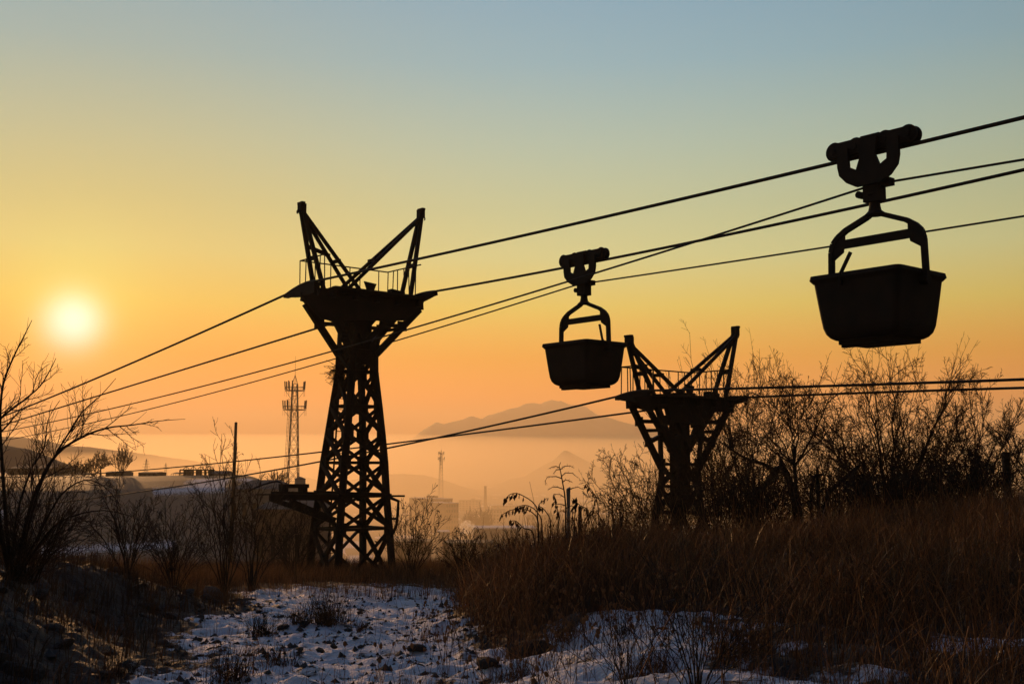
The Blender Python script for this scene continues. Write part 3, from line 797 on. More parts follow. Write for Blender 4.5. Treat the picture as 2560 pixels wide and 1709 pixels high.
    # grip that clamps the haulage rope
    gp = T.matrix_basis.inverted() @ grip_pt
    g = MB(); g.box((0, 0, (Z(ub) + Z(nk0)) / 2), (.11, .13, (nk0 - ub) / 2 + .09)).box((0, gp.y - .1, gp.z + .0), (.08, .20, .055))
    g.lathe((0, 0, Z(nk0) - .03), (0, 0, 1), [(0, .10), (.05, .13), (.10, .10)], 12)
    gr = g.build('rope_grip', st, T)
    MB().lathe((-.06, .24, Z(nk0) + .06), (1, 0, 0), [(0, .055), (.12, .055)], 12).build('grip_roller', st, gr)
    return T
def lever1(Z, rim, w, l): return [(-w - .02, l * .30, Z(rim) - .15), (-w - .02, l * .28, Z(rim) + .02), (-w * .9, l * .10, Z(rim) + .34)]
def lever2(Z, rim, w, l): return [(w * .75, -l * .55, Z(rim) + .02), (w * .62, -l * .42, Z(rim) + .05), (w * .52, -l * .35, Z(rim) + .14), (w * .46, -l * .28, Z(rim) + .50)]
HB = dict(rim=1.92, bottom=2.90, span=1.56, neck=(.66, .93), shoulder=1.20, bar=1.32, carriage=1.40, wheel=.135, yoke=.50)
g1 = on_line(2185, 462, C1); g2 = on_line(1460, 710, C2)
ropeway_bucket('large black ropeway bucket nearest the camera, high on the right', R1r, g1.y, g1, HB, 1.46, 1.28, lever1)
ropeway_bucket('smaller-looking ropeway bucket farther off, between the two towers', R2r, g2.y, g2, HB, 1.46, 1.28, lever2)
# ------------------------------------------------------------------ bare shrubs and trees
class Twigs:
    """collects many thin tapering branches and turns them into one mesh quickly"""
    def __init__(s): s.b = []
    def add(s, pts, r0, r1): s.b.append((pts, r0, r1))
    def mesh(s, name, n=3):
        V, F4 = [], []; k = 0
        ang = np.arange(n) * 2 * np.pi / n; ca, sa = np.cos(ang), np.sin(ang)
        by = {}
        for pts, r0, r1 in s.b: by.setdefault(len(pts), []).append((pts, r0, r1))
        for L_, lst in by.items():
            P = np.array([[tuple(p) for p in b[0]] for b in lst], float)          # (B, L, 3)
            R0 = np.array([b[1] for b in lst]); R1 = np.array([b[2] for b in lst])
            t = np.linspace(0, 1, L_)
            R = R0[:, None] * (1 - t) + R1[:, None] * t
            D = np.gradient(P, axis=1); D /= np.linalg.norm(D, axis=2, keepdims=True) + 1e-9
            ref = np.where(np.abs(D[..., 2:3]) < .9, np.array([0, 0, 1.]), np.array([1., 0, 0]))
            A = np.cross(D, ref); A /= np.linalg.norm(A, axis=2, keepdims=True) + 1e-9
            Bv = np.cross(D, A)
            ring = P[:, :, None, :] + R[:, :, None, None] * (A[:, :, None, :] * ca[None, None, :, None] + Bv[:, :, None, :] * sa[None, None, :, None])
            B = len(lst); V.append(ring.reshape(-1, 3))
            idx = k + np.arange(B * L_ * n).reshape(B, L_, n)
            a = idx[:, :-1, :]; b = np.roll(a, -1, 2); c = idx[:, 1:, :]; d = np.roll(c, -1, 2)
            F4.append(np.stack([a, b, d, c], -1).reshape(-1, 4)); k += B * L_ * n
        return np_mesh(name, np.vstack(V), None, np.vstack(F4), smooth=True)

def rvec(rr): return Vector((rr.gauss(0, 1), rr.gauss(0, 1), rr.gauss(0, 1)))
def bend(rr, p, d, length, n, wob, up):
    """a wandering branch of n points"""
    pts = [p.copy()]; d = d.normalized(); st = length / (n - 1)
    for i in range(n - 1):
        d = (d + rvec(rr) * wob + Vector((0, 0, up))).normalized(); pts.append(pts[-1] + d * st)
    return pts
def sprout(rr, tw, pts, r, length, count, lvl, rmin, spread=.9, up=.10, t0=.25, wob=.10):
    """side branches along pts, repeated on themselves lvl times"""
    n = len(pts)
    for i in range(count):
        t = t0 + (1 - t0) * (i + rr.random()) / count
        f = t * (n - 1); k = min(int(f), n - 2); p = pts[k].lerp(pts[k + 1], f - k)
        d = (pts[k + 1] - pts[k]).normalized()
        o = rvec(rr); o = (o - d * o.dot(d)).normalized()
        dd = (d + o * spread * rr.uniform(.6, 1.25)).normalized()
        l = length * rr.uniform(.55, 1.2) * (1.15 - .6 * t)
        rb = max(rmin, r * (1 - .55 * t) * .55)
        b = bend(rr, p, dd, l, 5 if lvl > 0 else 3, wob * (1 if lvl > 0 else 1.3), up)
        tw.add(b, rb, max(rmin * .75, rb * .35))
        if lvl > 0: sprout(rr, tw, b, rb, l * .52, max(2, int(count * .55)), lvl - 1, rmin, spread, up, .2, wob)

def shrub(name, label, cat, px, Y, top_py, half_px, stems, seed, rbase=.03, rmin=.005, per=9, lvl=2, group=None, lean=0.0, leaves=0, curve=.35, m=None, m2=None, tl=.33, trunk=0.0, spread=.8, up=.08, whips=0):
    rr = random.Random(seed)
    b = at(px, 1300, Y); base = Vector((b.x, Y, gz(b.x, Y) - .05))
    H = at(px, top_py, Y).z - base.z; Wd = half_px / FPX * Y
    T = thing(name, label, cat, base, 0, group)
    tw = Twigs()
    fork = Vector((0, 0, trunk * H))
    if trunk > 0:
        tp = [Vector((rr.gauss(0, .012) * H * (i > 0), rr.gauss(0, .012) * H * (i > 0), fork.z * i / 4)) for i in range(5)]; fork = tp[-1]
        MB().tube(tp, [rbase * (1.25 - .1 * i) for i in range(5)], 8).build('trunk', m or M['bark'], T, True)
    for s in range(stems):
        a = (s + .5 + rr.uniform(-.35, .35)) / stems * 2 - 1                    # -1..1 across the fan
        dx = a * Wd + lean * Wd; dy = rr.uniform(-.7, .7) * Wd
        hh = H * (1 - .42 * abs(a) ** 2) * rr.uniform(.74, 1.0) - fork.z
        o = fork + Vector((a * rbase * 2.5 * (trunk == 0), rr.uniform(-1, 1) * rbase * 2, 0))
        n = 9; pts = []
        for i in range(n):
            t = i / (n - 1); q = t ** (1 + curve) if trunk == 0 else t ** (1 - curve * .3)
            pts.append(o + Vector((dx * (q * .8 + t * .2) + rr.gauss(0, .018) * H * t, dy * q + rr.gauss(0, .018) * H * t, hh * t)))
        r = rbase * rr.uniform(.6, 1.0) * (.65 if trunk else 1)
        st = Twigs(); st.add(pts, r, max(rmin, r * .18))
        link('stem' if trunk == 0 else 'limb', st.mesh('stem', 5), m or M['bark'], T)
        sprout(rr, tw, pts, r, H * tl, per, lvl, rmin, spread, up)
        if whips:
            for _ in range(whips):
                f = rr.uniform(4.5, 7.6); k = int(f); p = pts[k].lerp(pts[k + 1], f - k)
                w = bend(rr, p, (pts[k + 1] - pts[k]).normalized() + Vector((rr.gauss(0, .3), rr.gauss(0, .3), .5)), H * rr.uniform(.16, .34), 7, .045, .03)
                tw.add(w, rmin * 1.1, rmin * .6); sprout(rr, tw, w, rmin, H * .05, 5, 0, rmin * .7, .9, .05, .3, .05)
    link('twigs', tw.mesh('twigs'), m2 or M['twig'], T)['kind'] = 'stuff'
    if leaves:
        tips = [x[0][-1] for x in tw.b]; V, F = [], []
        for i in range(leaves):
            p = rr.choice(tips); s_ = rr.uniform(.012, .028) * (1 + Y / 60); u = rvec(rr).normalized(); v = rvec(rr).normalized(); k = len(V)
            V += [p, p + u * s_ + v * s_ * .5, p + u * s_ * 2.4, p + u * s_ - v * s_ * .5]; F.append((k, k + 1, k + 2, k + 3))
        link('withered_leaves', np_mesh('withered_leaves', [tuple(v) for v in V], None, F), M['leaf'], T)['kind'] = 'stuff'
    return T

G1 = 'bare shrubs on the right bank'
shrub('bare_shrub', 'huge fan of bare stems under the nearest bucket, right of the forked sapling', 'shrub', 2235, 27, 862, 235, 20, 11, .042, .0055, 12, 2, G1, .05, 6, .25, tl=.25, spread=1.0, up=.04, whips=5)
shrub('bare_shrub', 'tall bare whippy shrub between the squat tower and the forked sapling', 'shrub', 1880, 28, 868, 165, 14, 12, .032, .0052, 12, 2, G1, -.1, 6, .3, tl=.25, spread=1.0, up=.04, whips=4)
shrub('bare_sapling', 'bare sapling with a straight trunk forking into two wide arms', 'tree', 1990, 26, 880, 150, 8, 13, .045, .0052, 12, 2, None, 0, 0, .4, trunk=.40, tl=.26, spread=1.1, up=.03, whips=3)
shrub('bare_shrub', 'dense bare shrub at the right edge beside the dark post', 'shrub', 2440, 26, 935, 140, 13, 14, .028, .0052, 12, 2, G1, .1, 0, .3, tl=.24, spread=1.0, up=.04, whips=4)
shrub('bare_shrub', 'bare shrub leaning out of the right edge of the picture', 'shrub', 2600, 23, 1010, 120, 10, 24, .022, .005, 12, 2, G1, -.2, 0, .3, tl=.26, spread=1.0, up=.04, whips=3)
shrub('bare_shrub', 'low fan of fine bare twigs leaning left at the foot of the squat tower', 'shrub', 1632, 29.4, 1130, 115, 12, 15, .022, .0052, 12, 2, G1, -.55, 30, .3, tl=.30, spread=1.0, up=.03, whips=2)
shrub('bare_shrub', 'low tangled bare thicket just right of the squat tower', 'shrub', 1790, 29, 1055, 120, 15, 16, .022, .0052, 12, 2, G1, .1, 0, .3, tl=.32)
shrub('bare_shrub', 'low tangled bare thicket behind the broken trunk', 'shrub', 2080, 29, 1050, 140, 16, 17, .022, .0052, 12, 2, G1, 0, 0, .3, tl=.32)
shrub('bare_shrub', 'low tangled bare thicket below the right-hand post', 'shrub', 2330, 30, 1060, 140, 16, 18, .022, .0052, 12, 2, G1, 0, 0, .3, tl=.32)
shrub('bare_shrub', 'low tangled bare thicket directly under the big fan of stems', 'shrub', 2200, 25, 1110, 130, 15, 20, .02, .005, 12, 2, G1, 0, 0, .3, tl=.32)
shrub('bare_shrub', 'low tangled bare thicket between the squat tower and the broken trunk', 'shrub', 1900, 25.5, 1120, 110, 14, 21, .02, .005, 12, 2, G1, 0, 0, .3, tl=.32)
shrub('bare_shrub', 'low tangled bare thicket at the far right edge below the post', 'shrub', 2480, 24.5, 1110, 110, 14, 22, .02, .005, 12, 2, G1, 0, 0, .3, tl=.32)
shrub('bare_shrub', 'thin bare shrub behind the masts of the squat tower with one long arching whip', 'shrub', 1810, 34, 800, 120, 6, 19, .026, .005, 9, 1, G1, -.75, 6, .1, tl=.16)
shrub('low_bramble', 'knee-high black tangle at the very foot of the squat tower', 'bramble', 1700, 26.5, 1195, 95, 16, 200, .012, .0048, 12, 1, 'low brambles on the right bank', 0, 30, .2, tl=.5, spread=1.3, up=.02)
shrub('low_bramble', 'knee-high black tangle below and left of the broken trunk', 'bramble', 1830, 24.5, 1180, 95, 16, 201, .012, .0048, 12, 1, 'low brambles on the right bank', 0, 30, .2, tl=.5, spread=1.3, up=.02)
shrub('low_bramble', 'knee-high black tangle in front of the broken trunk', 'bramble', 1960, 24, 1185, 95, 16, 202, .012, .0048, 12, 1, 'low brambles on the right bank', 0, 30, .2, tl=.5, spread=1.3, up=.02)
shrub('low_bramble', 'knee-high black tangle right of the broken trunk', 'bramble', 2100, 24, 1175, 95, 16, 203, .012, .0048, 12, 1, 'low brambles on the right bank', 0, 30, .2, tl=.5, spread=1.3, up=.02)
shrub('low_bramble', 'knee-high black tangle at the foot of the big fan of stems', 'bramble', 2210, 23.6, 1185, 95, 16, 204, .012, .0048, 12, 1, 'low brambles on the right bank', 0, 30, .2, tl=.5, spread=1.3, up=.02)
shrub('low_bramble', 'knee-high black tangle left of the right-hand post', 'bramble', 2310, 23.4, 1165, 95, 16, 205, .012, .0048, 12, 1, 'low brambles on the right bank', 0, 30, .2, tl=.5, spread=1.3, up=.02)
shrub('low_bramble', 'knee-high black tangle hiding the foot of the right-hand post', 'bramble', 2420, 23, 1160, 95, 16, 206, .012, .0048, 12, 1, 'low brambles on the right bank', 0, 30, .2, tl=.5, spread=1.3, up=.02)
G2 = 'bare shrubs left of the tall tower'
shrub('bare_shrub', 'slender upright bare shrub in front of the leaning pole', 'shrub', 566, 21, 1075, 80, 13, 31, .017, .004, 10, 1, G2, 0, 14, .3, tl=.22)
shrub('bare_shrub', 'forked bare shrub just left of the tall tower landing', 'shrub', 632, 22, 1150, 90, 9, 32, .02, .004, 11, 1, G2, .35, 10, .5, tl=.26)
shrub('bare_shrub', 'arching bare shrub second from the left edge tree', 'shrub', 325, 17, 1180, 115, 12, 33, .014, .0035, 11, 1, G2, -.2, 10, .6, tl=.28)
shrub('bare_shrub', 'low reddish bare shrub between the arching shrub and the upright shrub', 'shrub', 440, 19, 1235, 100, 15, 34, .012, .0035, 11, 1, G2, 0, 16, .5, tl=.3)
shrub('bare_shrub', 'fine twiggy bush under the tall tower landing', 'shrub', 740, 26, 1250, 80, 13, 35, .013, .0042, 12, 1, G2, 0, 20, .4, tl=.3)
G3 = 'leafy winter shrubs right of the tall tower'
shrub('wispy_shrub', 'wispy shrub with withered leaves at the right foot of the tall tower', 'shrub', 1030, 27, 1222, 75, 15, 41, .013, .0045, 10, 1, G3, .2, 190, .3, tl=.24)
shrub('wispy_shrub', 'dark twiggy shrub with withered leaves in front of the drifting smoke', 'shrub', 1160, 28, 1312, 80, 17, 42, .013, .0045, 11, 1, G3, .1, 150, .3, tl=.26)
shrub('wispy_shrub', 'dense dark bush at the left foot of the thorn stalk mound', 'shrub', 1292, 19, 1318, 50, 16, 43, .011, .0035, 12, 1, G3, .0, 90, .3, tl=.3)
shrub('wispy_shrub', 'bare open shrub between the two dark posts', 'shrub', 1545, 17.5, 1205, 75, 11, 44, .010, .003, 10, 1, G3, .1, 30, .4, tl=.25)
shrub('bare_shrub', 'thin dark weedy shrub in front of the snow patch, closest to the camera', 'shrub', 1735, 6.7, 1300, 210, 17, 45, .006, .0017, 7, 1, None, .05, 40, .5, tl=.25)
shrub('bare_shrub', 'small thin weed on the snow left of the closest weedy shrub', 'shrub', 1560, 7.3, 1440, 120, 9, 47, .004, .0015, 6, 1, None, .0, 20, .5, tl=.28)
shrub('bare_shrub', 'thin reddish weed on the right bank among tall grass', 'shrub', 2080, 9.5, 1345, 120, 5, 46, .009, .0025, 6, 1, None, .1, 50, .4, tl=.25)

# ---- the tree at the left edge: limbs follow the photograph, then twigs
def left_tree():
    Y = 12.5; rr = random.Random(77)
    b = at(35, 1430, Y); base = Vector((b.x, Y, gz(b.x, Y) - .1))
    T = thing('bare_tree', 'tangled bare tree at the left edge with one long drooping whip', 'tree', base)
    def Q(px, py, dy=0): return at(px, py, Y + dy) - base
    limbs = [
        ([(35, 1450), (60, 1330), (94, 1215), (142, 1135), (200, 1095), (264, 1070), (330, 1062), (395, 1052), (463, 1047)], .030, .0025, -.2),
        ([(35, 1450), (70, 1320), (94, 1230), (130, 1150), (170, 1085), (205, 1030), (250, 990), (290, 945)], .026, .003, .3),
        ([(30, 1450), (15, 1300), (5, 1150), (0, 1050), (8, 960), (35, 890), (60, 840), (80, 800)], .030, .003, .0),
        ([(25, 1450), (0, 1300), (-20, 1150), (-10, 1060), (60, 1000), (100, 965), (125, 925), (140, 895)], .028, .003, .5),
        ([(30, 1450), (-10, 1300), (-50, 1130), (-70, 980), (-60, 880), (-40, 800)], .03, .004, .2),
        ([(40, 1450), (120, 1330), (180, 1290), (260, 1275), (330, 1290)], .02, .003, -.4),
        ([(40, 1440), (90, 1350), (150, 1240), (210, 1200), (260, 1215), (300, 1260)], .018, .003, -.3),
        ([(30, 1440), (40, 1300), (75, 1180), (110, 1120), (120, 1050), (150, 1000)], .02, .003, .6),
    ]
    tw = Twigs()
    for pp, r0, r1, dy in limbs:
        # resample smooth
        pts = [Q(px, py, dy * i / len(pp)) for i, (px, py) in enumerate(pp)]
        out = []
        for i in range(len(pts) - 1):
            p0, p1, p2, p3 = pts[max(i - 1, 0)], pts[i], pts[i + 1], pts[min(i + 2, len(pts) - 1)]
            for k in range(3):
                t = k / 3; out.append(.5 * ((2 * p1) + (p2 - p0) * t + (2 * p0 - 5 * p1 + 4 * p2 - p3) * t * t + (3 * p1 - p0 - 3 * p2 + p3) * t ** 3))
        out.append(pts[-1])
        st = Twigs(); st.add(out, r0 * .78, r1)
        link('limb', st.mesh('limb', 6), M['bark'], T)
        sprout(rr, tw, out[: -5], r0 * .7, .60, 15, 1, .0024, 1.0, .07, .22, .10)
        sprout(rr, tw, out[: -2], r0 * .4, .30, 12, 0, .002, .9, .10, .4, .08)
    for i in range(45):       # suckers from the foot
        d = Vector((rr.uniform(-.3, 1.0), rr.uniform(-.4, .4), rr.uniform(.3, 1)))
        p = bend(rr, Vector((rr.uniform(-.2, .2), rr.uniform(-.2, .2), .1)), d, rr.uniform(.7, 1.5), 8, .1, .03)
        tw.add(p, .009, .003); sprout(rr, tw, p, .008, .4, 8, 1, .0028)
    link('twigs', tw.mesh('twigs'), M['twig'], T)['kind'] = 'stuff'
left_tree()

# ---- broken trunk on the right bank
def broken_trunk():
    Y = 26.5; b = at(1985, 1300, Y); base = Vector((b.x, Y, gz(b.x, Y) - .1))
    T = thing('broken_trunk', 'thick broken tree trunk snapped over into an upside-down V', 'tree', base)
    Q = lambda px, py, dy=0: at(px, py, Y + dy) - base
    def lump(name, pp, rs, seed):
        rr = random.Random(seed); mb = MB(); mb.tube([Q(*p) + rvec(rr) * .02 for p in pp], [q * .72 for q in rs], 9); mb.build(name, M['bark'], T, True)
    lump('stump', [(1995, 1320), (1992, 1250), (1980, 1215), (1965, 1180), (1955, 1158), (1951, 1150)], [.17, .15, .12, .11, .09, .03], 1)
    lump('snapped_limb', [(1958, 1160), (1944, 1168), (1925, 1196), (1905, 1225), (1890, 1255)], [.05, .10, .09, .08, .06], 2)
    lump('branch', [(1935, 1172), (1905, 1158), (1875, 1152), (1850, 1138), (1830, 1125), (1800, 1100)], [.07, .06, .05, .04, .03, .02], 3)
    lump('branch', [(2030, 1300), (2028, 1230), (2030, 1195), (2040, 1187), (2060, 1186)], [.07, .06, .055, .05, .04], 4)
    lump('branch', [(2060, 1300), (2075, 1225), (2110, 1198), (2135, 1175), (2152, 1158)], [.09, .08, .07, .06, .05], 5)
    lump('branch', [(2046, 1290), (2046, 1200), (2045, 1170)], [.06, .055, .03], 6)
broken_trunk()

# ---- the thorny stalk and the drooping seed-head stalks on the mound
def thorn_stalk():
    Y = 15.0; b = at(1416, 1380, Y); base = Vector((b.x, Y, gz(b.x, Y)))
    T = thing('thorny_stalk', 'tall thorny dead stalk with arching side twigs beside the pale post', 'plant', base)
    Q = lambda px, py: at(px, py, Y) - base
    z = lambda x, y: Q(1160 + x * .2168, 1140 + y * .2168)
    main = [Q(1417, 1400), z(1170, 800), z(1175, 600), z(1160, 430), z(1135, 290), z(1115, 180), z(1098, 110), z(1115, 68)]
    st = Twigs(); st.add(main, .014, .004); link('stem', st.mesh('stem', 5), M['bark'], T)
    rr = random.Random(5); tw = Twigs()
    arms = [[(1100, 130), (1060, 115), (1020, 122), (985, 140)], [(1118, 150), (1160, 115), (1220, 108), (1270, 135)], [(1110, 150), (1070, 155), (1050, 175), (1030, 205)],
            [(1128, 225), (1170, 190), (1250, 195), (1315, 248)], [(1125, 255), (1060, 232), (970, 235), (935, 280), (938, 330)], [(1138, 300), (1170, 270), (1215, 285), (1250, 298)],
            [(1150, 380), (1080, 355), (1020, 355), (965, 388)], [(1200, 395), (1250, 368), (1320, 355), (1385, 385)], [(1155, 470), (1110, 440), (1040, 435)],
            [(1175, 570), (1110, 550), (1010, 555)], [(1175, 600), (1240, 570), (1290, 590)], [(1165, 640), (1130, 625), (1100, 640)], [(1180, 760), (1250, 735), (1330, 740)]]
    for a in arms:
        p = [z(*q) + Vector((0, rr.uniform(-.08, .08), 0)) for q in a]
        st = Twigs(); st.add(p, .007, .003); link('side_twig', st.mesh('side_twig', 4), M['bark'], T)
        for i in range(len(p) - 1):
            for k in range(3):
                q = p[i].lerp(p[i + 1], (k + .5) / 3); d = rvec(rr).normalized(); d.z = abs(d.z) * rr.choice((-1, 1))
                tw.add([q, q + d * .016, q + d * .032], .003, .001)
    link('thorns', tw.mesh('thorns'), M['bark'], T)['kind'] = 'stuff'
thorn_stalk()
def seed_plant(label, px, Y, stalks, seed):
    b = at(px, 1380, Y); base = Vector((b.x, Y, gz(b.x, Y))); rr = random.Random(seed)
    T = thing('seed_head_weed', label, 'plant', base, 0, 'dead weeds with drooping seed heads')
    V, F = [], []
    for a in stalks:
        p = [at(1160 + x * .2168, 1140 + y * .2168, Y) - base + Vector((0, rr.uniform(-.05, .05), 0)) for x, y in a]
        p = [Vector((p[0].x * .6, p[0].y, -.05))] + p
        out = []
        for i in range(len(p) - 1):
            p0, p1, p2, p3 = p[max(i - 1, 0)], p[i], p[i + 1], p[min(i + 2, len(p) - 1)]
            for k in range(4):
                t = k / 4; out.append(.5 * ((2 * p1) + (p2 - p0) * t + (2 * p0 - 5 * p1 + 4 * p2 - p3) * t * t + (3 * p1 - p0 - 3 * p2 + p3) * t ** 3))
        out.append(p[-1])
        st = Twigs(); st.add(out, .009, .0035); link('stalk', st.mesh('stalk', 4), M['bark'], T)
        n = len(out)
        for i in range(int(n * .55), n):
            for _ in range(2):
                q = out[i] + rvec(rr) * .01; d = (Vector((rr.uniform(-.5, .1), rr.uniform(-.2, .2), -1))).normalized(); l = rr.uniform(.035, .085); s = rvec(rr).normalized() * l * .22; k = len(V)
                V += [q, q + d * l * .5 + s, q + d * l, q + d * l * .5 - s]; F.append((k, k + 1, k + 2, k + 3))
                s2 = s.cross(d); k = len(V)
                V += [q, q + d * l * .5 + s2, q + d * l, q + d * l * .5 - s2]; F.append((k, k + 1, k + 2, k + 3))
    link('seed_heads', np_mesh('seed_heads', [tuple(v) for v in V], None, F), M['leaf'], T)['kind'] = 'stuff'
seed_plant('dead weed with seed heads drooping to the left, left of the thorny stalk', 1345, 14.5,
    [[(850, 760), (820, 560), (650, 440), (540, 435), (470, 500)], [(860, 800), (800, 660), (680, 610), (540, 620), (430, 680)], [(900, 800), (840, 640), (740, 570), (650, 570), (600, 600)], [(800, 900), (690, 830), (600, 745), (530, 750)], [(1000, 800), (930, 620), (860, 560), (960, 480)]], 3)
seed_plant('dead weed with upright and right-drooping seed heads, between the thorny stalk and a dark post', 1440, 14.8,
    [[(1270, 850), (1280, 640), (1285, 540), (1300, 470)], [(1400, 850), (1440, 700), (1490, 600), (1510, 500)], [(1350, 850), (1440, 640), (1330, 560), (1250, 480)], [(1300, 900), (1250, 700), (1260, 580)], [(1080, 900), (1100, 700), (1060, 560), (1040, 430)]], 4)
seed_plant('slender dead weed with sparse seed heads right of the pale post', 1500, 16.0,
    [[(1560, 900), (1540, 540), (1480, 400), (1410, 320)], [(1750, 900), (1720, 660), (1700, 460)], [(1830, 900), (1800, 640), (1820, 500)], [(1500, 900), (1450, 700), (1420, 640)]], 5)

# ------------------------------------------------------------------ grass
def blades(name, label, X, Y, h, w, bendk, m, seed, zoff=0.0, wild=1.0):
    r = np.random.default_rng(seed); n = len(X)
    Z = ground_z(X, Y) + zoff
    az = r.uniform(0, 2 * np.pi, n); wind = .25
    dx = np.cos(az) + wind; dy = np.sin(az)
    k = bendk * r.uniform(.15, 1.0, n) * h
    wa = r.uniform(0, np.pi, n); wx, wy = np.cos(wa), np.sin(wa)
    ts = np.array([0, .38, .72, 1.0]); wd = np.array([1, .85, .55, 0.0])
    V = np.zeros((n, 7, 3), np.float32)
    j = 0
    for t, q in zip(ts, wd):
        cx = X + dx * k * t ** 2; cy = Y + dy * k * t ** 2; cz = Z - .02 + h * (t - .22 * wild * (k / (h + 1e-6)) * t ** 3)
        if t < 1:
            V[:, j] = np.stack([cx - wx * w * q, cy - wy * w * q, cz], -1); V[:, j + 1] = np.stack([cx + wx * w * q, cy + wy * w * q, cz], -1); j += 2
        else: V[:, j] = np.stack([cx, cy, cz], -1)
    b = np.arange(n)[:, None] * 7
    F4 = np.concatenate([b + np.array([0, 1, 3, 2]), b + np.array([2, 3, 5, 4])]); F3 = b + np.array([4, 5, 6])
    o = link(name, np_mesh(name, V.reshape(-1, 3), F3, F4), m); tag(o, label, kind='stuff')
    return V[:, 6]
def scatter(n, x0, x1, y0, y1, keep, seed):
    r = np.random.default_rng(seed); X = r.uniform(x0, x1, n); Y = r.uniform(y0, y1, n)
    ok = (np.abs(X) < .56 * Y + 1.0) & (r.random(n) < keep(X, Y)); return X[ok], Y[ok], r
def clump(X, Y, s, seed): return np.clip(.5 + 1.7 * fbm(X * s, Y * s, 3, seed), 0, 1)
# tall grass on the right bank
X, Y, r = scatter(400000, -1.0, 15, 4.8, 31, lambda X, Y: np.clip(1.15 - 1.3 * snow_mask(X, Y), .0, 1) * (.25 + .75 * clump(X, Y, .9, 51)) * smooth01(-.8, .2, X + .02 * Y), 61)
hh = (.24 + .62 * clump(X, Y, .5, 53) ** 1.5) * r.uniform(.35, 1.2, len(X)) * (.70 + .30 * smooth01(6, 12, Y)) * (1 + .95 * np.exp(-((X - .5) / 1.3) ** 2 - ((Y - 14.5) / 2.2) ** 2))
sel = r.random(len(X)) < .25 + .5 * clump(X, Y, .35, 58)
blades('dry_grass', 'tall reddish-brown dry grass covering the right bank', X[sel], Y[sel], hh[sel], r.uniform(.0013, .0030, sel.sum()) * (1 + Y[sel] / 30), .8, M['straw'], 62)
blades('dark_dry_grass', 'darker dead grass mixed through the right bank', X[~sel], Y[~sel], hh[~sel] * .9, r.uniform(.0013, .003, (~sel).sum()) * (1 + Y[~sel] / 30), .75, M['straw2'], 63)
pk = r.random(len(X)) < .06  # a few blades get the brighter colour that stands in for sun glints
blades('glint_straw', 'pale straw blades on the right bank, sun glints put into their colour', X[pk], Y[pk], hh[pk] * 1.15, r.uniform(.0012, .0024, pk.sum()) * (1 + Y[pk] / 30), 1.1, M['straw3'], 70)
# mid-ground grass from the left bank to the tall tower
X, Y, r = scatter(105000, -15, 1.5, 7.5, 36, lambda X, Y: np.clip(1.05 - 1.6 * snow_mask(X, Y), 0, 1) * (.2 + .8 * clump(X, Y, .8, 55)), 64)
hh = (.16 + .38 * clump(X, Y, .4, 57)) * r.uniform(.4, 1.15, len(X))
blades('winter_grass', 'short dark winter grass on the rubble bank and round the tall tower', X, Y, hh, r.uniform(.002, .0042, len(X)) * (1 + Y / 40), .6, M['straw2'], 65)
X, Y, r = scatter(60000, -13, 1.5, 19, 34, lambda X, Y: clump(X, Y, .5, 59) ** 1.6, 66)
hh = (.25 + .45 * clump(X, Y, .4, 60)) * r.uniform(.4, 1.1, len(X))
blades('russet_grass', 'russet grass band in front of the tall tower', X, Y, hh, r.uniform(.003, .005, len(X)), .5, M['straw'], 67)
# grass poking through the snow by the bank edge
X, Y, r = scatter(60000, -4.5, 5.0, 6.0, 16, lambda X, Y: clump(X, Y, 1.4, 71) ** 4.5 * (.7 + .3 * (X > -.3)), 68)
hh = r.uniform(.06, .30, len(X))
blades('stubble_grass', 'sparse grass stubble poking through the snow', X, Y, hh, r.uniform(.0014, .003, len(X)), .5, M['straw'], 69)

# broken stalks lying every way through the bank
def stalks():
    rq = random.Random(47); tw = Twigs()
    for i in range(5200):
        Yq = rq.uniform(5.5, 27); Xq = rq.uniform(-.4, min(14, .5 * Yq + 1))
        if float(snow_mask(Xq, Yq)) > .5 and rq.random() < .8: continue
        a = rq.uniform(0, 6.28); q = abs(rq.gauss(0, .55)); h = rq.uniform(.25, .85)
        p = bend(rq, Vector((Xq, Yq, gz(Xq, Yq) + rq.uniform(-.02, .25))), Vector((math.cos(a) * q, math.sin(a) * q, 1)), h, 5, .05, -.015)
        if rq.random() < .3: p[3] = p[2] + Vector((math.cos(a), math.sin(a), -.5)) * h * .2; p[4] = p[3] + Vector((math.cos(a) * .5, math.sin(a) * .5, -.8)) * h * .15
        tw.add(p, .0024 * (1 + Yq / 30), .0014 * (1 + Yq / 30))
    tag(link('broken_stalks', tw.mesh('broken_stalks'), M['seed']), 'bent and broken pale stalks standing through the dry grass', kind='stuff')
stalks()

# tufts one can count on the track
def tuft(px, py, hpx, wpx, n, seed, label, m):
    r0 = ray(px, py); Yc = 12.0
    for _ in range(30):
        p = EYE + r0 * Yc; Yc += ((p.z - gz(p.x, Yc)) / max(.02, -r0.z)) * .6
    X0 = r0.x * Yc; rr = np.random.default_rng(seed); T = thing('grass_tuft', label, 'grass', (X0, Yc, gz(X0, Yc)), 0, 'dry tufts on the snowy track')
    wd, hm = wpx / FPX * Yc, hpx / FPX * Yc
    tw = Twigs(); rq = random.Random(seed)
    for i in range(n):
        a = rq.uniform(0, 6.28); q = abs(rq.gauss(0, .45)); l = hm * rq.uniform(.4, 1.05); d = Vector((math.cos(a) * q, math.sin(a) * q, 1))
        p = bend(rq, Vector((rq.gauss(0, .35) * wd, rq.gauss(0, .25) * wd, -.02)), d, l, 5, .1, -.02); tw.add(p, .0028, .0012)
    link('blades', tw.mesh('blades'), m, T)['kind'] = 'stuff'
    return T
tuft(655, 1588, 80, 40, 150, 1, 'dark dry tuft standing in the middle of the snowy track', M['straw2'])
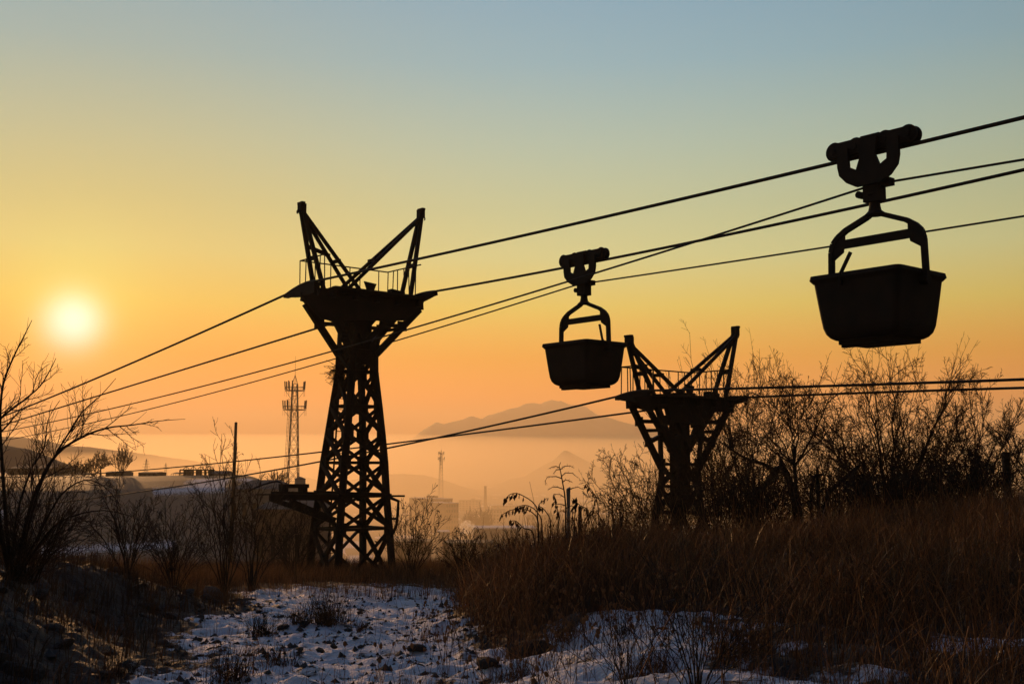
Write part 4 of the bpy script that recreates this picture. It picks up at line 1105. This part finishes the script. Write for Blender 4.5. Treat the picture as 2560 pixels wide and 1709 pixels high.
tuft(818, 1562, 95, 75, 320, 2, 'wide reddish tuft at the far end of the snowy track', M['straw'])
tuft(745, 1556, 55, 45, 130, 3, 'small pale tuft just left of the wide reddish tuft', M['straw'])
tuft(580, 1705, 110, 90, 170, 4, 'sparse pale tuft at the bottom of the track, near the camera', M['straw'])
tuft(690, 1660, 60, 60, 110, 5, 'low brown tuft on the track between the sparse pale tuft and the dark tuft', M['straw'])
tuft(300, 1690, 60, 70, 110, 6, 'dark tuft on the lower left edge of the track', M['straw2'])
tuft(905, 1572, 30, 30, 70, 7, 'tiny brown tuft on the right half of the track', M['straw'])

tuft(1420, 1610, 60, 70, 120, 8, 'small dry tuft on the snow right of the boulder', M['straw'])
tuft(1560, 1575, 40, 55, 90, 9, 'flat dry tuft in the middle of the right snow patch', M['straw2'])
tuft(1640, 1690, 90, 120, 160, 10, 'loose dry tuft at the bottom edge of the right snow patch', M['straw'])
tuft(1850, 1640, 110, 110, 200, 11, 'thick dry tuft at the right end of the snow patch', M['straw'])
tuft(1290, 1690, 70, 90, 120, 12, 'thin dry tuft below the boulder', M['straw'])
tuft(1480, 1530, 35, 50, 80, 13, 'low dark tuft near the top of the right snow patch', M['straw2'])
# foxtail heads catching the light along the edge of the bank
def foxtails():
    r = np.random.default_rng(91); rq = random.Random(91); V, F = [], []; st = Twigs()
    for i in range(2800):
        Yq = rq.uniform(6.5, 24); Xq = rq.gauss(-.1, .55) + .1 + abs(rq.gauss(0, 4.0)) * (rq.random() < .75)
        z = gz(Xq, Yq); h = rq.uniform(.22, .6); d = Vector((rq.gauss(0, .22), rq.gauss(0, .2), 1))
        p = bend(rq, Vector((Xq, Yq, z)), d, h, 5, .07, -.03); st.add(p, .002, .0015)
        q = p[-1]; ax = (p[-1] - p[-2]).normalized(); s = ax.orthogonal().normalized(); t = ax.cross(s); L_ = rq.uniform(.024, .046); w = L_ * rq.uniform(.22, .32); k = len(V)
        V += [q, q + ax * L_]
        for u in (.35, .75):
            for j in range(5):
                a = j * 1.2566; V.append(q + ax * L_ * u + (s * math.cos(a) + t * math.sin(a)) * w)
        for j in range(5):
            a, b = k + 2 + j, k + 2 + (j + 1) % 5; F += [(k, b, a), (k + 1, a + 5, b + 5), (a, b, b + 5), (a, b + 5, a + 5)]
    o = link('foxtail_heads', np_mesh('foxtail_heads', [tuple(v) for v in V], F, None, True), M['seed']); tag(o, 'pale fuzzy foxtail seed heads along the edge of the bank', kind='stuff')
    link('foxtail_stems', st.mesh('foxtail_stems'), M['straw'], o)['kind'] = 'stuff'
foxtails()

# ------------------------------------------------------------------ stones
def stone_mesh(seed, sub=2, rough=.35):
    bm = bmesh.new(); bmesh.ops.create_icosphere(bm, subdivisions=sub, radius=1); rr = random.Random(seed)
    ax = [rvec(rr).normalized() for _ in range(10)]; lim = [rr.uniform(.38, .85) for _ in ax]
    for v in bm.verts:
        for a, l in zip(ax, lim):
            q = v.co.dot(a)
            if q > l: v.co -= a * (q - l) * .9
        v.co += rvec(rr) * .03 * rough; v.co.z *= .62
    me = bpy.data.meshes.new('stone'); bm.to_mesh(me); bm.free(); me.materials.append(M['rock']); return me
SM = [stone_mesh(i, 1 if i else 2) for i in range(6)]
def stones():
    rr = random.Random(17); n = 0
    while n < 170:
        Yq = rr.uniform(8, 19); Xq = rr.uniform(-4.6 - .1 * (Yq - 10), .4)
        if float(snow_mask(Xq, Yq)) < .15 and rr.random() < .6: continue
        s = rr.choice((.02, .03, .03, .04, .05, .07)) * rr.uniform(.8, 1.3)
        o = link('stone', SM[rr.randrange(6)], None); o.location = (Xq, Yq, gz(Xq, Yq) + s * .1); o.scale = (s * rr.uniform(.8, 1.4), s, s * rr.uniform(.7, 1.1)); o.rotation_euler = (rr.uniform(-.3, .3), rr.uniform(-.3, .3), rr.uniform(0, 6.3))
        tag(o, 'small dark stone poking out of the snow on the track', 'stone', 'stones on the snowy track'); n += 1
    # rubble of the left bank
    n = 0
    while n < 90:
        Yq = rr.uniform(8.5, 19); Xq = -3.6 - .12 * max(0, Yq - 10) - abs(rr.gauss(0, 1.6))
        s = rr.uniform(.05, .17)
        o = link('rubble_stone', SM[rr.randrange(6)], None); o.location = (Xq, Yq, gz(Xq, Yq) + s * .1); o.scale = (s * rr.uniform(.8, 1.4), s, s * rr.uniform(.7, 1.1)); o.rotation_euler = (rr.uniform(-.5, .5), rr.uniform(-.5, .5), rr.uniform(0, 6.3))
        tag(o, 'dark rubble stone on the shaded left bank', 'stone', 'rubble on the left bank'); n += 1
    cl, k = MB(), 0
    V, F = [], []
    for i in range(4200):
        Yq = rr.uniform(7, 20); Xq = rr.uniform(-5.2 - .1 * (Yq - 10), .2); s = .008 + .034 * rr.random() ** 2.2; z = gz(Xq, Yq); k = len(V)
        if vnoise(Xq * 1.2, Yq * 1.2, 5) < .42: continue
        q = [Vector((Xq + rr.uniform(.7, 1.5) * s * math.cos(a + i), Yq + rr.uniform(.7, 1.4) * s * math.sin(a + i), z - .005)) for a in (0, 1.26, 2.5, 3.8, 5.0)]
        V += q + [Vector((Xq + rr.gauss(0, .3) * s, Yq + rr.gauss(0, .3) * s, z + s * rr.uniform(.6, 1.3)))]
        F += [(k + j, k + (j + 1) % 5, k + 5) for j in range(5)]
    tag(link('gravel', np_mesh('gravel', [tuple(v) for v in V], F), M['rock']), 'fine dark gravel and frozen clods scattered over the track', kind='stuff')
    for lab, px, py, Yq, s in (('large dark boulder half sunk in snow at the edge of the bank', 1325, 1582, 9.9, .17), ('jagged dark rock at the foot of the bank, left of the boulder', 1215, 1625, 9.5, .10),
                               ('grey block of rubble beside the russet grass left of the tower', 610, 1452, 19, .17), ('dark lump of rubble left of the grey block', 520, 1450, 19.5, .28)):
        b = at(px, py, Yq); o = link('boulder', stone_mesh(int(px), 3, .6), None); o.location = (b.x, Yq, gz(b.x, Yq) + s * .12); o.scale = (s * 1.35, s, s * 1.1); o.rotation_euler = (0, 0, px)
        tag(o, lab, 'rock')
stones()

# ------------------------------------------------------------------ posts
def post(label, px, top_py, Y, w, m, lean=(0, 0), broken=True):
    b = at(px, top_py, Y); g = gz(b.x, Y); h = b.z - g + .25; mb = MB(); rr = random.Random(int(px))
    n = 6; k = []
    for i in range(n):
        t = i / (n - 1); c = Vector((lean[0] * (t - 1) * h, lean[1] * (t - 1) * h, t * h - .25)); q = w * (1 - .06 * t)
        k.append([c + Vector((sx * q + rr.gauss(0, .004), sy * q + rr.gauss(0, .004), (rr.uniform(-.03, .03) if i == n - 1 and broken else 0))) for sx, sy in ((-1, -1), (1, -1), (1, 1), (-1, 1))])
    vs = [v for r_ in k for v in r_]; fs = [(3, 2, 1, 0), tuple((n - 1) * 4 + j for j in range(4))]
    for i in range(n - 1):
        for j in range(4): fs.append((i * 4 + j, i * 4 + (j + 1) % 4, (i + 1) * 4 + (j + 1) % 4, (i + 1) * 4 + j))
    mb.add(vs, fs); o = mb.build('fence_post', m); o.location = (b.x, Y, g); tag(o, label, 'post', 'old fence posts on the bank')
post('pale concrete post rising behind the thorny stalk', 1421, 1220, 16.5, .026, M['concrete'])
post('dark wooden post just right of the pale concrete post', 1450, 1266, 16.0, .024, M['wood'])
post('dark wooden post farther right, left of the squat tower', 1552, 1289, 16.0, .022, M['wood'])
post('thick dark post standing in scrub near the right edge', 2514, 1132, 23.5, .066, M['wood'])
# ------------------------------------------------------------------ things on the left hill
def place(px, Y):
    x = ray(px, HORIZON).x * Y; return Vector((x, Y, gz(x, Y)))
def house(name, label, px0, px1, eave_py, ridge_py, Y, depth, wallm, roofm, cat='building', windows=3, group=None, drop=None, hip=0.0, open_front=False):
    a, b = at(px0, eave_py, Y), at(px1, eave_py, Y); cx = (a.x + b.x) / 2; w = (b.x - a.x) / 2
    g = min(gz(a.x, Y), gz(b.x, Y), gz(cx, Y)) - .6; 
    T = thing(name, label, cat, (cx, Y + depth / 2, g), 0, group)
    ez = a.z - g; rz = at(px0, ridge_py, Y + depth / 2).z - g; d = depth / 2
    if open_front:
        n = 6
        for i in range(n):
            for yy in (-d, d): MB().box((-w + 2 * w * i / (n - 1), yy, ez / 2), (w * .03, w * .03, ez / 2)).build('post', wallm, T)
        MB().box((0, d, ez * .5), (w, .15, ez * .25)).build('back_wall', wallm, T)
    else:
        MB().box((0, 0, ez / 2), (w, d, ez / 2)).build('wall', wallm, T)
    o = .04 * w + .1
    r = MB(); vs = [(-w - o, -d - o, ez), (w + o, -d - o, ez), (w + o, d + o, ez), (-w - o, d + o, ez), (-w * (1 - hip), 0, rz), (w * (1 - hip), 0, rz)]
    r.add(vs, [(0, 1, 5, 4), (2, 3, 4, 5), (1, 2, 5), (3, 0, 4), (3, 2, 1, 0)]); r.build('roof', roofm, T)
    for i in range(windows):
        x = -w + 2 * w * (i + .5) / windows
        MB().box((x, -d - .02, ez * .62), (w / windows * .35, .05, ez * .14)).build('window', M['glass'], T)
    return T
house('storage_shed', 'long low shed with a flat-looking roof on the hilltop, right of the fan-shaped tree', 346, 390, 1181, 1178.5, 262, 8, M['roof'], M['roof'], windows=4)
house('storage_shed', 'low shed at the foot of the fan-shaped tree on the hilltop', 264, 309, 1180, 1177, 268, 7, M['roof'], M['roof'], windows=3)
house('open_shed', 'open-sided shed on posts at the left end of the skeletal frame', 428, 457, 1184, 1180, 258, 8, M['roof'], M['roof'], windows=0, open_front=True)
house('small_house', 'small hilltop house right of the skeletal frame', 524, 563, 1184, 1176, 256, 9, M['roof'], M['roof'], windows=2)
house('long_shed', 'long dark shed behind the limbs of the left edge tree', 20, 128, 1170, 1164, 300, 12, M['roof'], M['roof'], windows=6)
house('barn', 'big hipped-roof barn on the right shoulder of the hill', 575, 700, 1222, 1199, 190, 16, M['wall'], M['roof'], windows=5, hip=.45)
house('barn', 'lower barn stepping down the hill behind the tall tower landing', 640, 790, 1272, 1243, 170, 15, M['brick'], M['roof'], windows=5, hip=.3)
def skeleton():
    Y = 257; a, b = at(456, 1192, Y), at(528, 1192, Y); g = gz((a.x + b.x) / 2, Y) - .4; cx = (a.x + b.x) / 2; w = (b.x - a.x) / 2
    T = thing('unfinished_building', 'skeletal steel frame of an unfinished building on the hilltop', 'building', (cx, Y, g)); h = at(456, 1174, Y).z - g; rr = random.Random(4)
    for yy in (-2, 2):
        for i in range(8):
            x = -w + 2 * w * i / 7; MB().box((x, yy, h / 2), (.13, .13, h / 2)).build('column', M['steel'], T)
        MB().box((0, yy, h), (w, .12, .14)).build('roof_beam', M['steel'], T)
        MB().box((0, yy, h * .62), (w, .09, .10)).build('roof_beam', M['steel'], T)
    for i in range(4):
        x = -w + 2 * w * (i + .5) / 4; q = w / 4
        MB().beam((x - q, 0, h), (x, 0, h + .8), .12).beam((x, 0, h + .8), (x + q, 0, h), .12).beam((x, 0, h), (x, 0, h + .9), .1).build('truss', M['steel'], T)
    for x0, x1 in ((-1.0, -.55), (.62, 1.0), (-.1, .05)):
        MB().box(((x0 + x1) / 2 * w, 2, h * .55), ((x1 - x0) / 2 * w, .08, h * .42)).build('wall_panel', M['roof'], T)
skeleton()
def pole():
    Y = 150; a = at(590, 1057, Y); b = at(581, 1215, Y); g = gz(b.x, Y); T = thing('utility_pole', 'tall leaning pole standing alone on the left hill', 'pole', (b.x, Y, g))
    A = Vector((a.x - b.x, 0, a.z - g)); mb = MB(); s = A / (a.z - b.z) 
    MB().tube([Vector((0, 0, -.6)), A * .5, A], [.27, .24, .19], 8).build('shaft', M['wood'], T)
    MB().lathe(A, (0, 0, 1), [(0, .2), (.12, .16)], 8).build('cap', M['steel'], T)
    for i in range(8):
        p = A * (.45 + .05 * i); MB().beam(p - Vector((.35, 0, 0)), p + Vector((.35, 0, 0)), .05).build('step', M['steel'], T)
pole()
def hut():
    Y = 240; p = at(750, 1215, Y); g = gz(p.x, Y); T = thing('water_tank', 'small pale round tank with a shallow cone roof beside the mast tower', 'tank', (p.x, Y, g))
    t = at(750, 1197, Y).z - g; r_ = 1.12
    MB().lathe((0, 0, t - 2.6), (0, 0, 1), [(0, r_), (2.6, r_)], 20).build('tank_body', M['concrete'], T, False)
    MB().lathe((0, 0, t), (0, 0, 1), [(0, r_ * 1.06), (.08, r_ * 1.06), (.5, .1)], 20).build('roof', M['roof'], T)
    for i in range(4):
        a = i * math.pi / 2 + .7; MB().beam((math.cos(a) * r_ * .8, math.sin(a) * r_ * .8, -.5), (math.cos(a) * r_ * .8, math.sin(a) * r_ * .8, t - 2.6), .2).build('leg', M['steel'], T)
hut()

# ---- lattice phone mast
def phone_mast(label, px, Y, tip_py, base_z=None, scale=1.0):
    x = ray(px, HORIZON).x * Y; g = gz(x, Y) if base_z is None else base_z
    T = thing('phone_mast', label, 'mast', (x, Y, g), .35, 'lattice phone masts')
    H = at(px, 962, 370).z - gz(ray(743, HORIZON).x * 370, 370)
    tip = at(px, 893, 370).z - at(px, 962, 370).z
    def hw(t): return 2.7 + (.78 - 2.7) * t
    sg = [(-1, -1), (1, -1), (1, 1), (-1, 1)]
    def c(t, k): return Vector((sg[k][0] * hw(t), sg[k][1] * hw(t), H * t))
    for k in range(4): MB().beam(c(0, k), c(1, k), .26).build('leg', M['antenna'], T)
    n = 17; ts = [1 - (1 - i / n) ** 1.0 for i in range(n + 1)]; br = MB()
    for i in range(n):
        for k in range(4):
            k2 = (k + 1) % 4; br.beam(c(ts[i], k), c(ts[i + 1], k2), .11).beam(c(ts[i], k2), c(ts[i + 1], k), .11).beam(c(ts[i + 1], k), c(ts[i + 1], k2), .09)
    br.build('lattice_bracing', M['antenna'], T)['kind'] = 'stuff'
    MB().tube([(0, 0, H), (0, 0, H + tip * .45), (0, 0, H + tip)], [.09, .06, .03], 5).build('lightning_rod', M['antenna'], T)
    cap = MB()
    for k in range(4): cap.beam(c(1, k), Vector((0, 0, H + 3)), .1)
    cap.build('cap_frame', M['antenna'], T)
    for z, R in ((H - 2.2, 3.1), (H - 8.4, 3.6)):
        pf = MB(); pts = [Vector((R * math.cos(a), R * math.sin(a), 0)) for a in np.linspace(0, 2 * math.pi, 13)]
        for dz in (0, 1.1): pf.tube([p + Vector((0, 0, z + dz)) for p in pts], .09, 4, False)
        for p in pts[:-1]: pf.beam(p + Vector((0, 0, z)), p + Vector((0, 0, z + 1.1)), .06); pf.beam(p + Vector((0, 0, z)), Vector((0, 0, z)), .07)
        for p in pts[:-1:3]: pf.beam(p + Vector((0, 0, z)), Vector((p.x * .3, p.y * .3, z - 3)), .1)
        pl = pf.build('antenna_platform', M['antenna'], T)
        for j, a in enumerate((0.0, .35, 2.0, 2.35, 2.75, 3.9, 4.3, 5.9)):
            p = Vector((R * 1.05 * math.cos(a), R * 1.05 * math.sin(a), z))
            MB().box(p + Vector((0, 0, 1.7)), (.16, .14, 1.35), Matrix.Rotation(a, 3, 'Z') @ Matrix.Rotation(.06, 3, 'Y')).build('antenna', M['antenna'], pl)
            MB().beam(p + Vector((0, 0, -1.9)), p + Vector((0, 0, 3.2)), .06).build('antenna_pole', M['antenna'], pl)
    # climbing ladder and cables on one side
    lad = MB(); a0, a1 = c(0, 3) + Vector((-.7, 0, 0)), c(.93, 3) + Vector((-.45, 0, 0))
    lad.beam(a0, a1, .12).beam(a0 + Vector((-.45, 0, 0)), a1 + Vector((-.45, 0, 0)), .1)
    for i in range(46):
        p = a0.lerp(a1, i / 46); lad.beam(p + Vector((.1, 0, 0)), p + Vector((-.55, 0, 0)), .07)
    lad.build('ladder', M['antenna'], T)
    T.scale = (scale,) * 3
    return T
phone_mast('tall lattice phone mast with two antenna rings, left of the tall tower', 733, 370, 893)
phone_mast('hazy far lattice phone mast above the apartment blocks', 1103, 1330, 1165, -47)
# ---- pylons on the skyline
def pylon(label, px, Y, base_py, top_py):
    p = at(px, base_py, Y); t = at(px, top_py, Y); h = t.z - p.z + 6; T = thing('power_pylon', label, 'pylon', (p.x, Y, p.z - 6), 0, 'power pylons on the skyline')
    w = h * .10; b = MB()
    for sx, sy in ((-1, -1), (1, -1), (1, 1), (-1, 1)): MB().beam((sx * w, sy * w, 0), (sx * w * .12, sy * w * .12, h), h * .012).build('leg', M['antenna'], T)
    for i in range(7):
        z0, z1 = h * i / 7, h * (i + 1) / 7; a, c_ = w * (1 - .88 * i / 7), w * (1 - .88 * (i + 1) / 7)
        b.beam((-a, -a, z0), (c_, -c_, z1), h * .008).beam((a, -a, z0), (-c_, -c_, z1), h * .008)
    b.build('lattice_bracing', M['antenna'], T)['kind'] = 'stuff'
    for q, l in ((.62, .20), (.76, .16), (.88, .12)): MB().beam((-h * l, 0, h * q), (h * l, 0, h * q), h * .014).build('cross_arm', M['antenna'], T)
pylon('power pylon on the skyline right of the fan-shaped tree', 365, 900, 1178, 1147)
pylon('small power pylon on the skyline left of the skeletal frame', 414, 1100, 1178, 1157)
pylon('faint power pylon behind the left edge tree', 118, 800, 1150, 1097)

# ---- hilltop trees
FT = 'bare trees on the hilltop'
fb = M['farbark']
shrub('hill_tree', 'round-crowned bare tree on the hilltop', 'tree', 247, 262, 1127, 26, 9, 61, .20, .045, 9, 2, FT, 0, 0, .3, fb, fb, .34, .30, .9)
shrub('hill_tree', 'fan-shaped upright bare tree on the hilltop', 'tree', 298, 262, 1110, 26, 15, 62, .13, .04, 9, 1, FT, 0, 0, .2, fb, fb, .30, .08, .5, .2)
shrub('hill_tree', 'upright bare tree behind the tall tower landing', 'tree', 690, 250, 1172, 30, 13, 63, .12, .04, 9, 1, FT, 0, 0, .2, fb, fb, .30, .06, .5, .2)
for i, (px, tp) in enumerate(((150, 1158), (178, 1152), (205, 1150), (228, 1146))):
    shrub('hill_bush', ('rounded bush at the left end of the hilltop scrub', 'second bush from the left in the hilltop scrub', 'third bush from the left in the hilltop scrub', 'bush touching the round-crowned tree')[i], 'bush', px, 275, tp, 22, 10, 70 + i, .10, .05, 9, 1, 'scrub on the hilltop', 0, 0, .3, fb, fb, .35)

# ------------------------------------------------------------------ the hazy town in the valley
def block(name, label, px0, px1, top_py, base_py, Y, depth, rot, floors, cols, wallm, roofm, group=None, parapet=True):
    p = at((px0 + px1) / 2, base_py, Y); x = p.x; g = gz(x, Y); w = (px1 - px0) / 2 / FPX * Y; h = at(px0, top_py, Y).z - g
    T = thing(name, label, 'building', (x, Y, g - 1), rot, group); d = depth / 2; h += 1
    MB().box((0, 0, h / 2), (w, d, h / 2)).build('wall', wallm, T)
    MB().box((0, 0, h + .2), (w + .3, d + .3, .25)).build('roof', roofm, T)
    if parapet: MB().box((w * .3, 0, h + 1.2), (w * .15, d * .3, 1.0)).build('stair_head', wallm, T)
    if floors:
        wm = MB().box((0, 0, 0), (w / cols * .55, .06, h / floors * .24)).mesh('window'); wm.materials.append(M['glass'])
        for f in range(floors):
            for c in range(cols):
                o = link('window', wm, None, T); o.location = (-w + 2 * w * (c + .5) / cols, -d - .03, h * (f + .55) / floors)
    return T
TG = 'hazy town buildings in the valley'
block('apartment_block', 'hazy apartment block left of the far phone mast', 1060, 1092, 1245, 1335, 960, 44, .75, 6, 5, M['brick'], M['snowroof'], TG)
block('apartment_block', 'hazy apartment block with pale top storey right of the far phone mast', 1094, 1128, 1256, 1335, 880, 30, .45, 6, 5, M['brick'], M['snowroof'], TG)
block('apartment_block', 'hazy pale building in the middle of the town', 1215, 1262, 1274, 1325, 1050, 16, .1, 4, 6, M['wall'], M['roof'], TG)
block('apartment_block', 'hazy distant building left of the town chimney', 1150, 1200, 1250, 1320, 1350, 16, -.2, 5, 6, M['wall'], M['roof'], TG)
block('apartment_block', 'hazy long building right of the town chimney', 1230, 1300, 1262, 1320, 1300, 16, .15, 3, 9, M['brick'], M['snowroof'], TG)
block('apartment_block', 'hazy building low in the valley behind the seed-head weeds', 1320, 1400, 1288, 1330, 900, 16, -.1, 3, 8, M['wall'], M['roof'], TG)
block('warehouse', 'long flat-roofed warehouse in the valley behind the seed-head weeds', 1182, 1335, 1318, 1352, 560, 24, .06, 0, 1, M['wall'], M['snowroof'], None, False)
block('warehouse', 'low dark shed roof below the warehouse', 1115, 1240, 1355, 1385, 430, 18, -.05, 0, 1, M['brick'], M['roof'], None, False)
block('warehouse', 'low dark building at the right foot of the tall tower', 985, 1075, 1352, 1385, 470, 16, .1, 0, 1, M['brick'], M['roof'], None, False)
block('warehouse', 'small low building left of the warehouse with snowy roof', 1095, 1122, 1328, 1345, 620, 14, .1, 0, 1, M['wall'], M['snowroof'], None, False)
def chimney():
    p = at(1213, 1320, 1250); T = thing('chimney', 'thin factory chimney rising from the hazy town', 'chimney', (p.x, 1250, gz(p.x, 1250))); h = at(1213, 1216, 1250).z - gz(p.x, 1250)
    MB().lathe((0, 0, 0), (0, 0, 1), [(0, 2.2), (h * .5, 1.7), (h, 1.3)], 14).build('stack', M['brick'], T)
    MB().lathe((0, 0, h), (0, 0, 1), [(0, 1.5), (.8, 1.5)], 14).build('rim', M['brick'], T)
chimney()
def poplar(label, px, Y, top, half, seed, grp):
    shrub('town_tree', label, 'tree', px, Y, top, half, 9, seed, .35, .10, 8, 1, grp, 0, 0, .15, fb, fb, .3, .06, .5, .2)
rq = random.Random(8)
LB = ['leftmost', 'second from the left', 'third from the left', 'fourth from the left', 'fifth from the left', 'rightmost']
for i in range(6): poplar('bare poplar in the hazy town grove, %s' % LB[i], 1168 + i * 11 + rq.uniform(-2, 2), 800, 1262 + rq.uniform(0, 14), 9, 100 + i, 'poplars in the hazy town')
for i in range(6): poplar('thin bare tree in front of the warehouse, %s' % LB[i], 1225 + i * 15 + rq.uniform(-4, 4), 420, 1332 + rq.uniform(0, 20), 9, 120 + i, 'trees before the warehouse')
# ---- drifting smoke
def smoke():
    m = bpy.data.materials.new('smoke'); m.use_nodes = True; t = m.node_tree; t.nodes.clear()
    v = t.nodes.new('ShaderNodeVolumePrincipled'); v.inputs['Color'].default_value = (.95, .93, .92, 1); v.inputs['Anisotropy'].default_value = .5
    tc_ = t.nodes.new('ShaderNodeTexCoord'); n = t.nodes.new('ShaderNodeTexNoise'); n.inputs['Scale'].default_value = 2.4; n.inputs['Detail'].default_value = 4; t.links.new(tc_.outputs['Object'], n.inputs['Vector'])
    mr = t.nodes.new('ShaderNodeMapRange'); mr.inputs['From Min'].default_value = .46; mr.inputs['From Max'].default_value = .72; mr.inputs['To Max'].default_value = .9; t.links.new(n.outputs['Fac'], mr.inputs['Value']); t.links.new(mr.outputs[0], v.inputs['Density'])
    o = t.nodes.new('ShaderNodeOutputMaterial'); t.links.new(v.outputs[0], o.inputs['Volume'])
    bm = bmesh.new(); bmesh.ops.create_icosphere(bm, subdivisions=3, radius=1); me = bpy.data.meshes.new('smoke')
    for q in bm.verts: q.co += q.co * .25 * float(fbm(q.co.x * 2 + 5, q.co.z * 2 + q.co.y, 3, 5))
    bm.to_mesh(me); bm.free(); me.materials.append(m); p = at(1168, 1318, 500); ob = link('smoke', me, None); ob.location = p; ob.scale = (3.6, 2.6, 3.2); tag(ob, 'small puff of pale smoke drifting up from the valley', kind='stuff')
smoke()
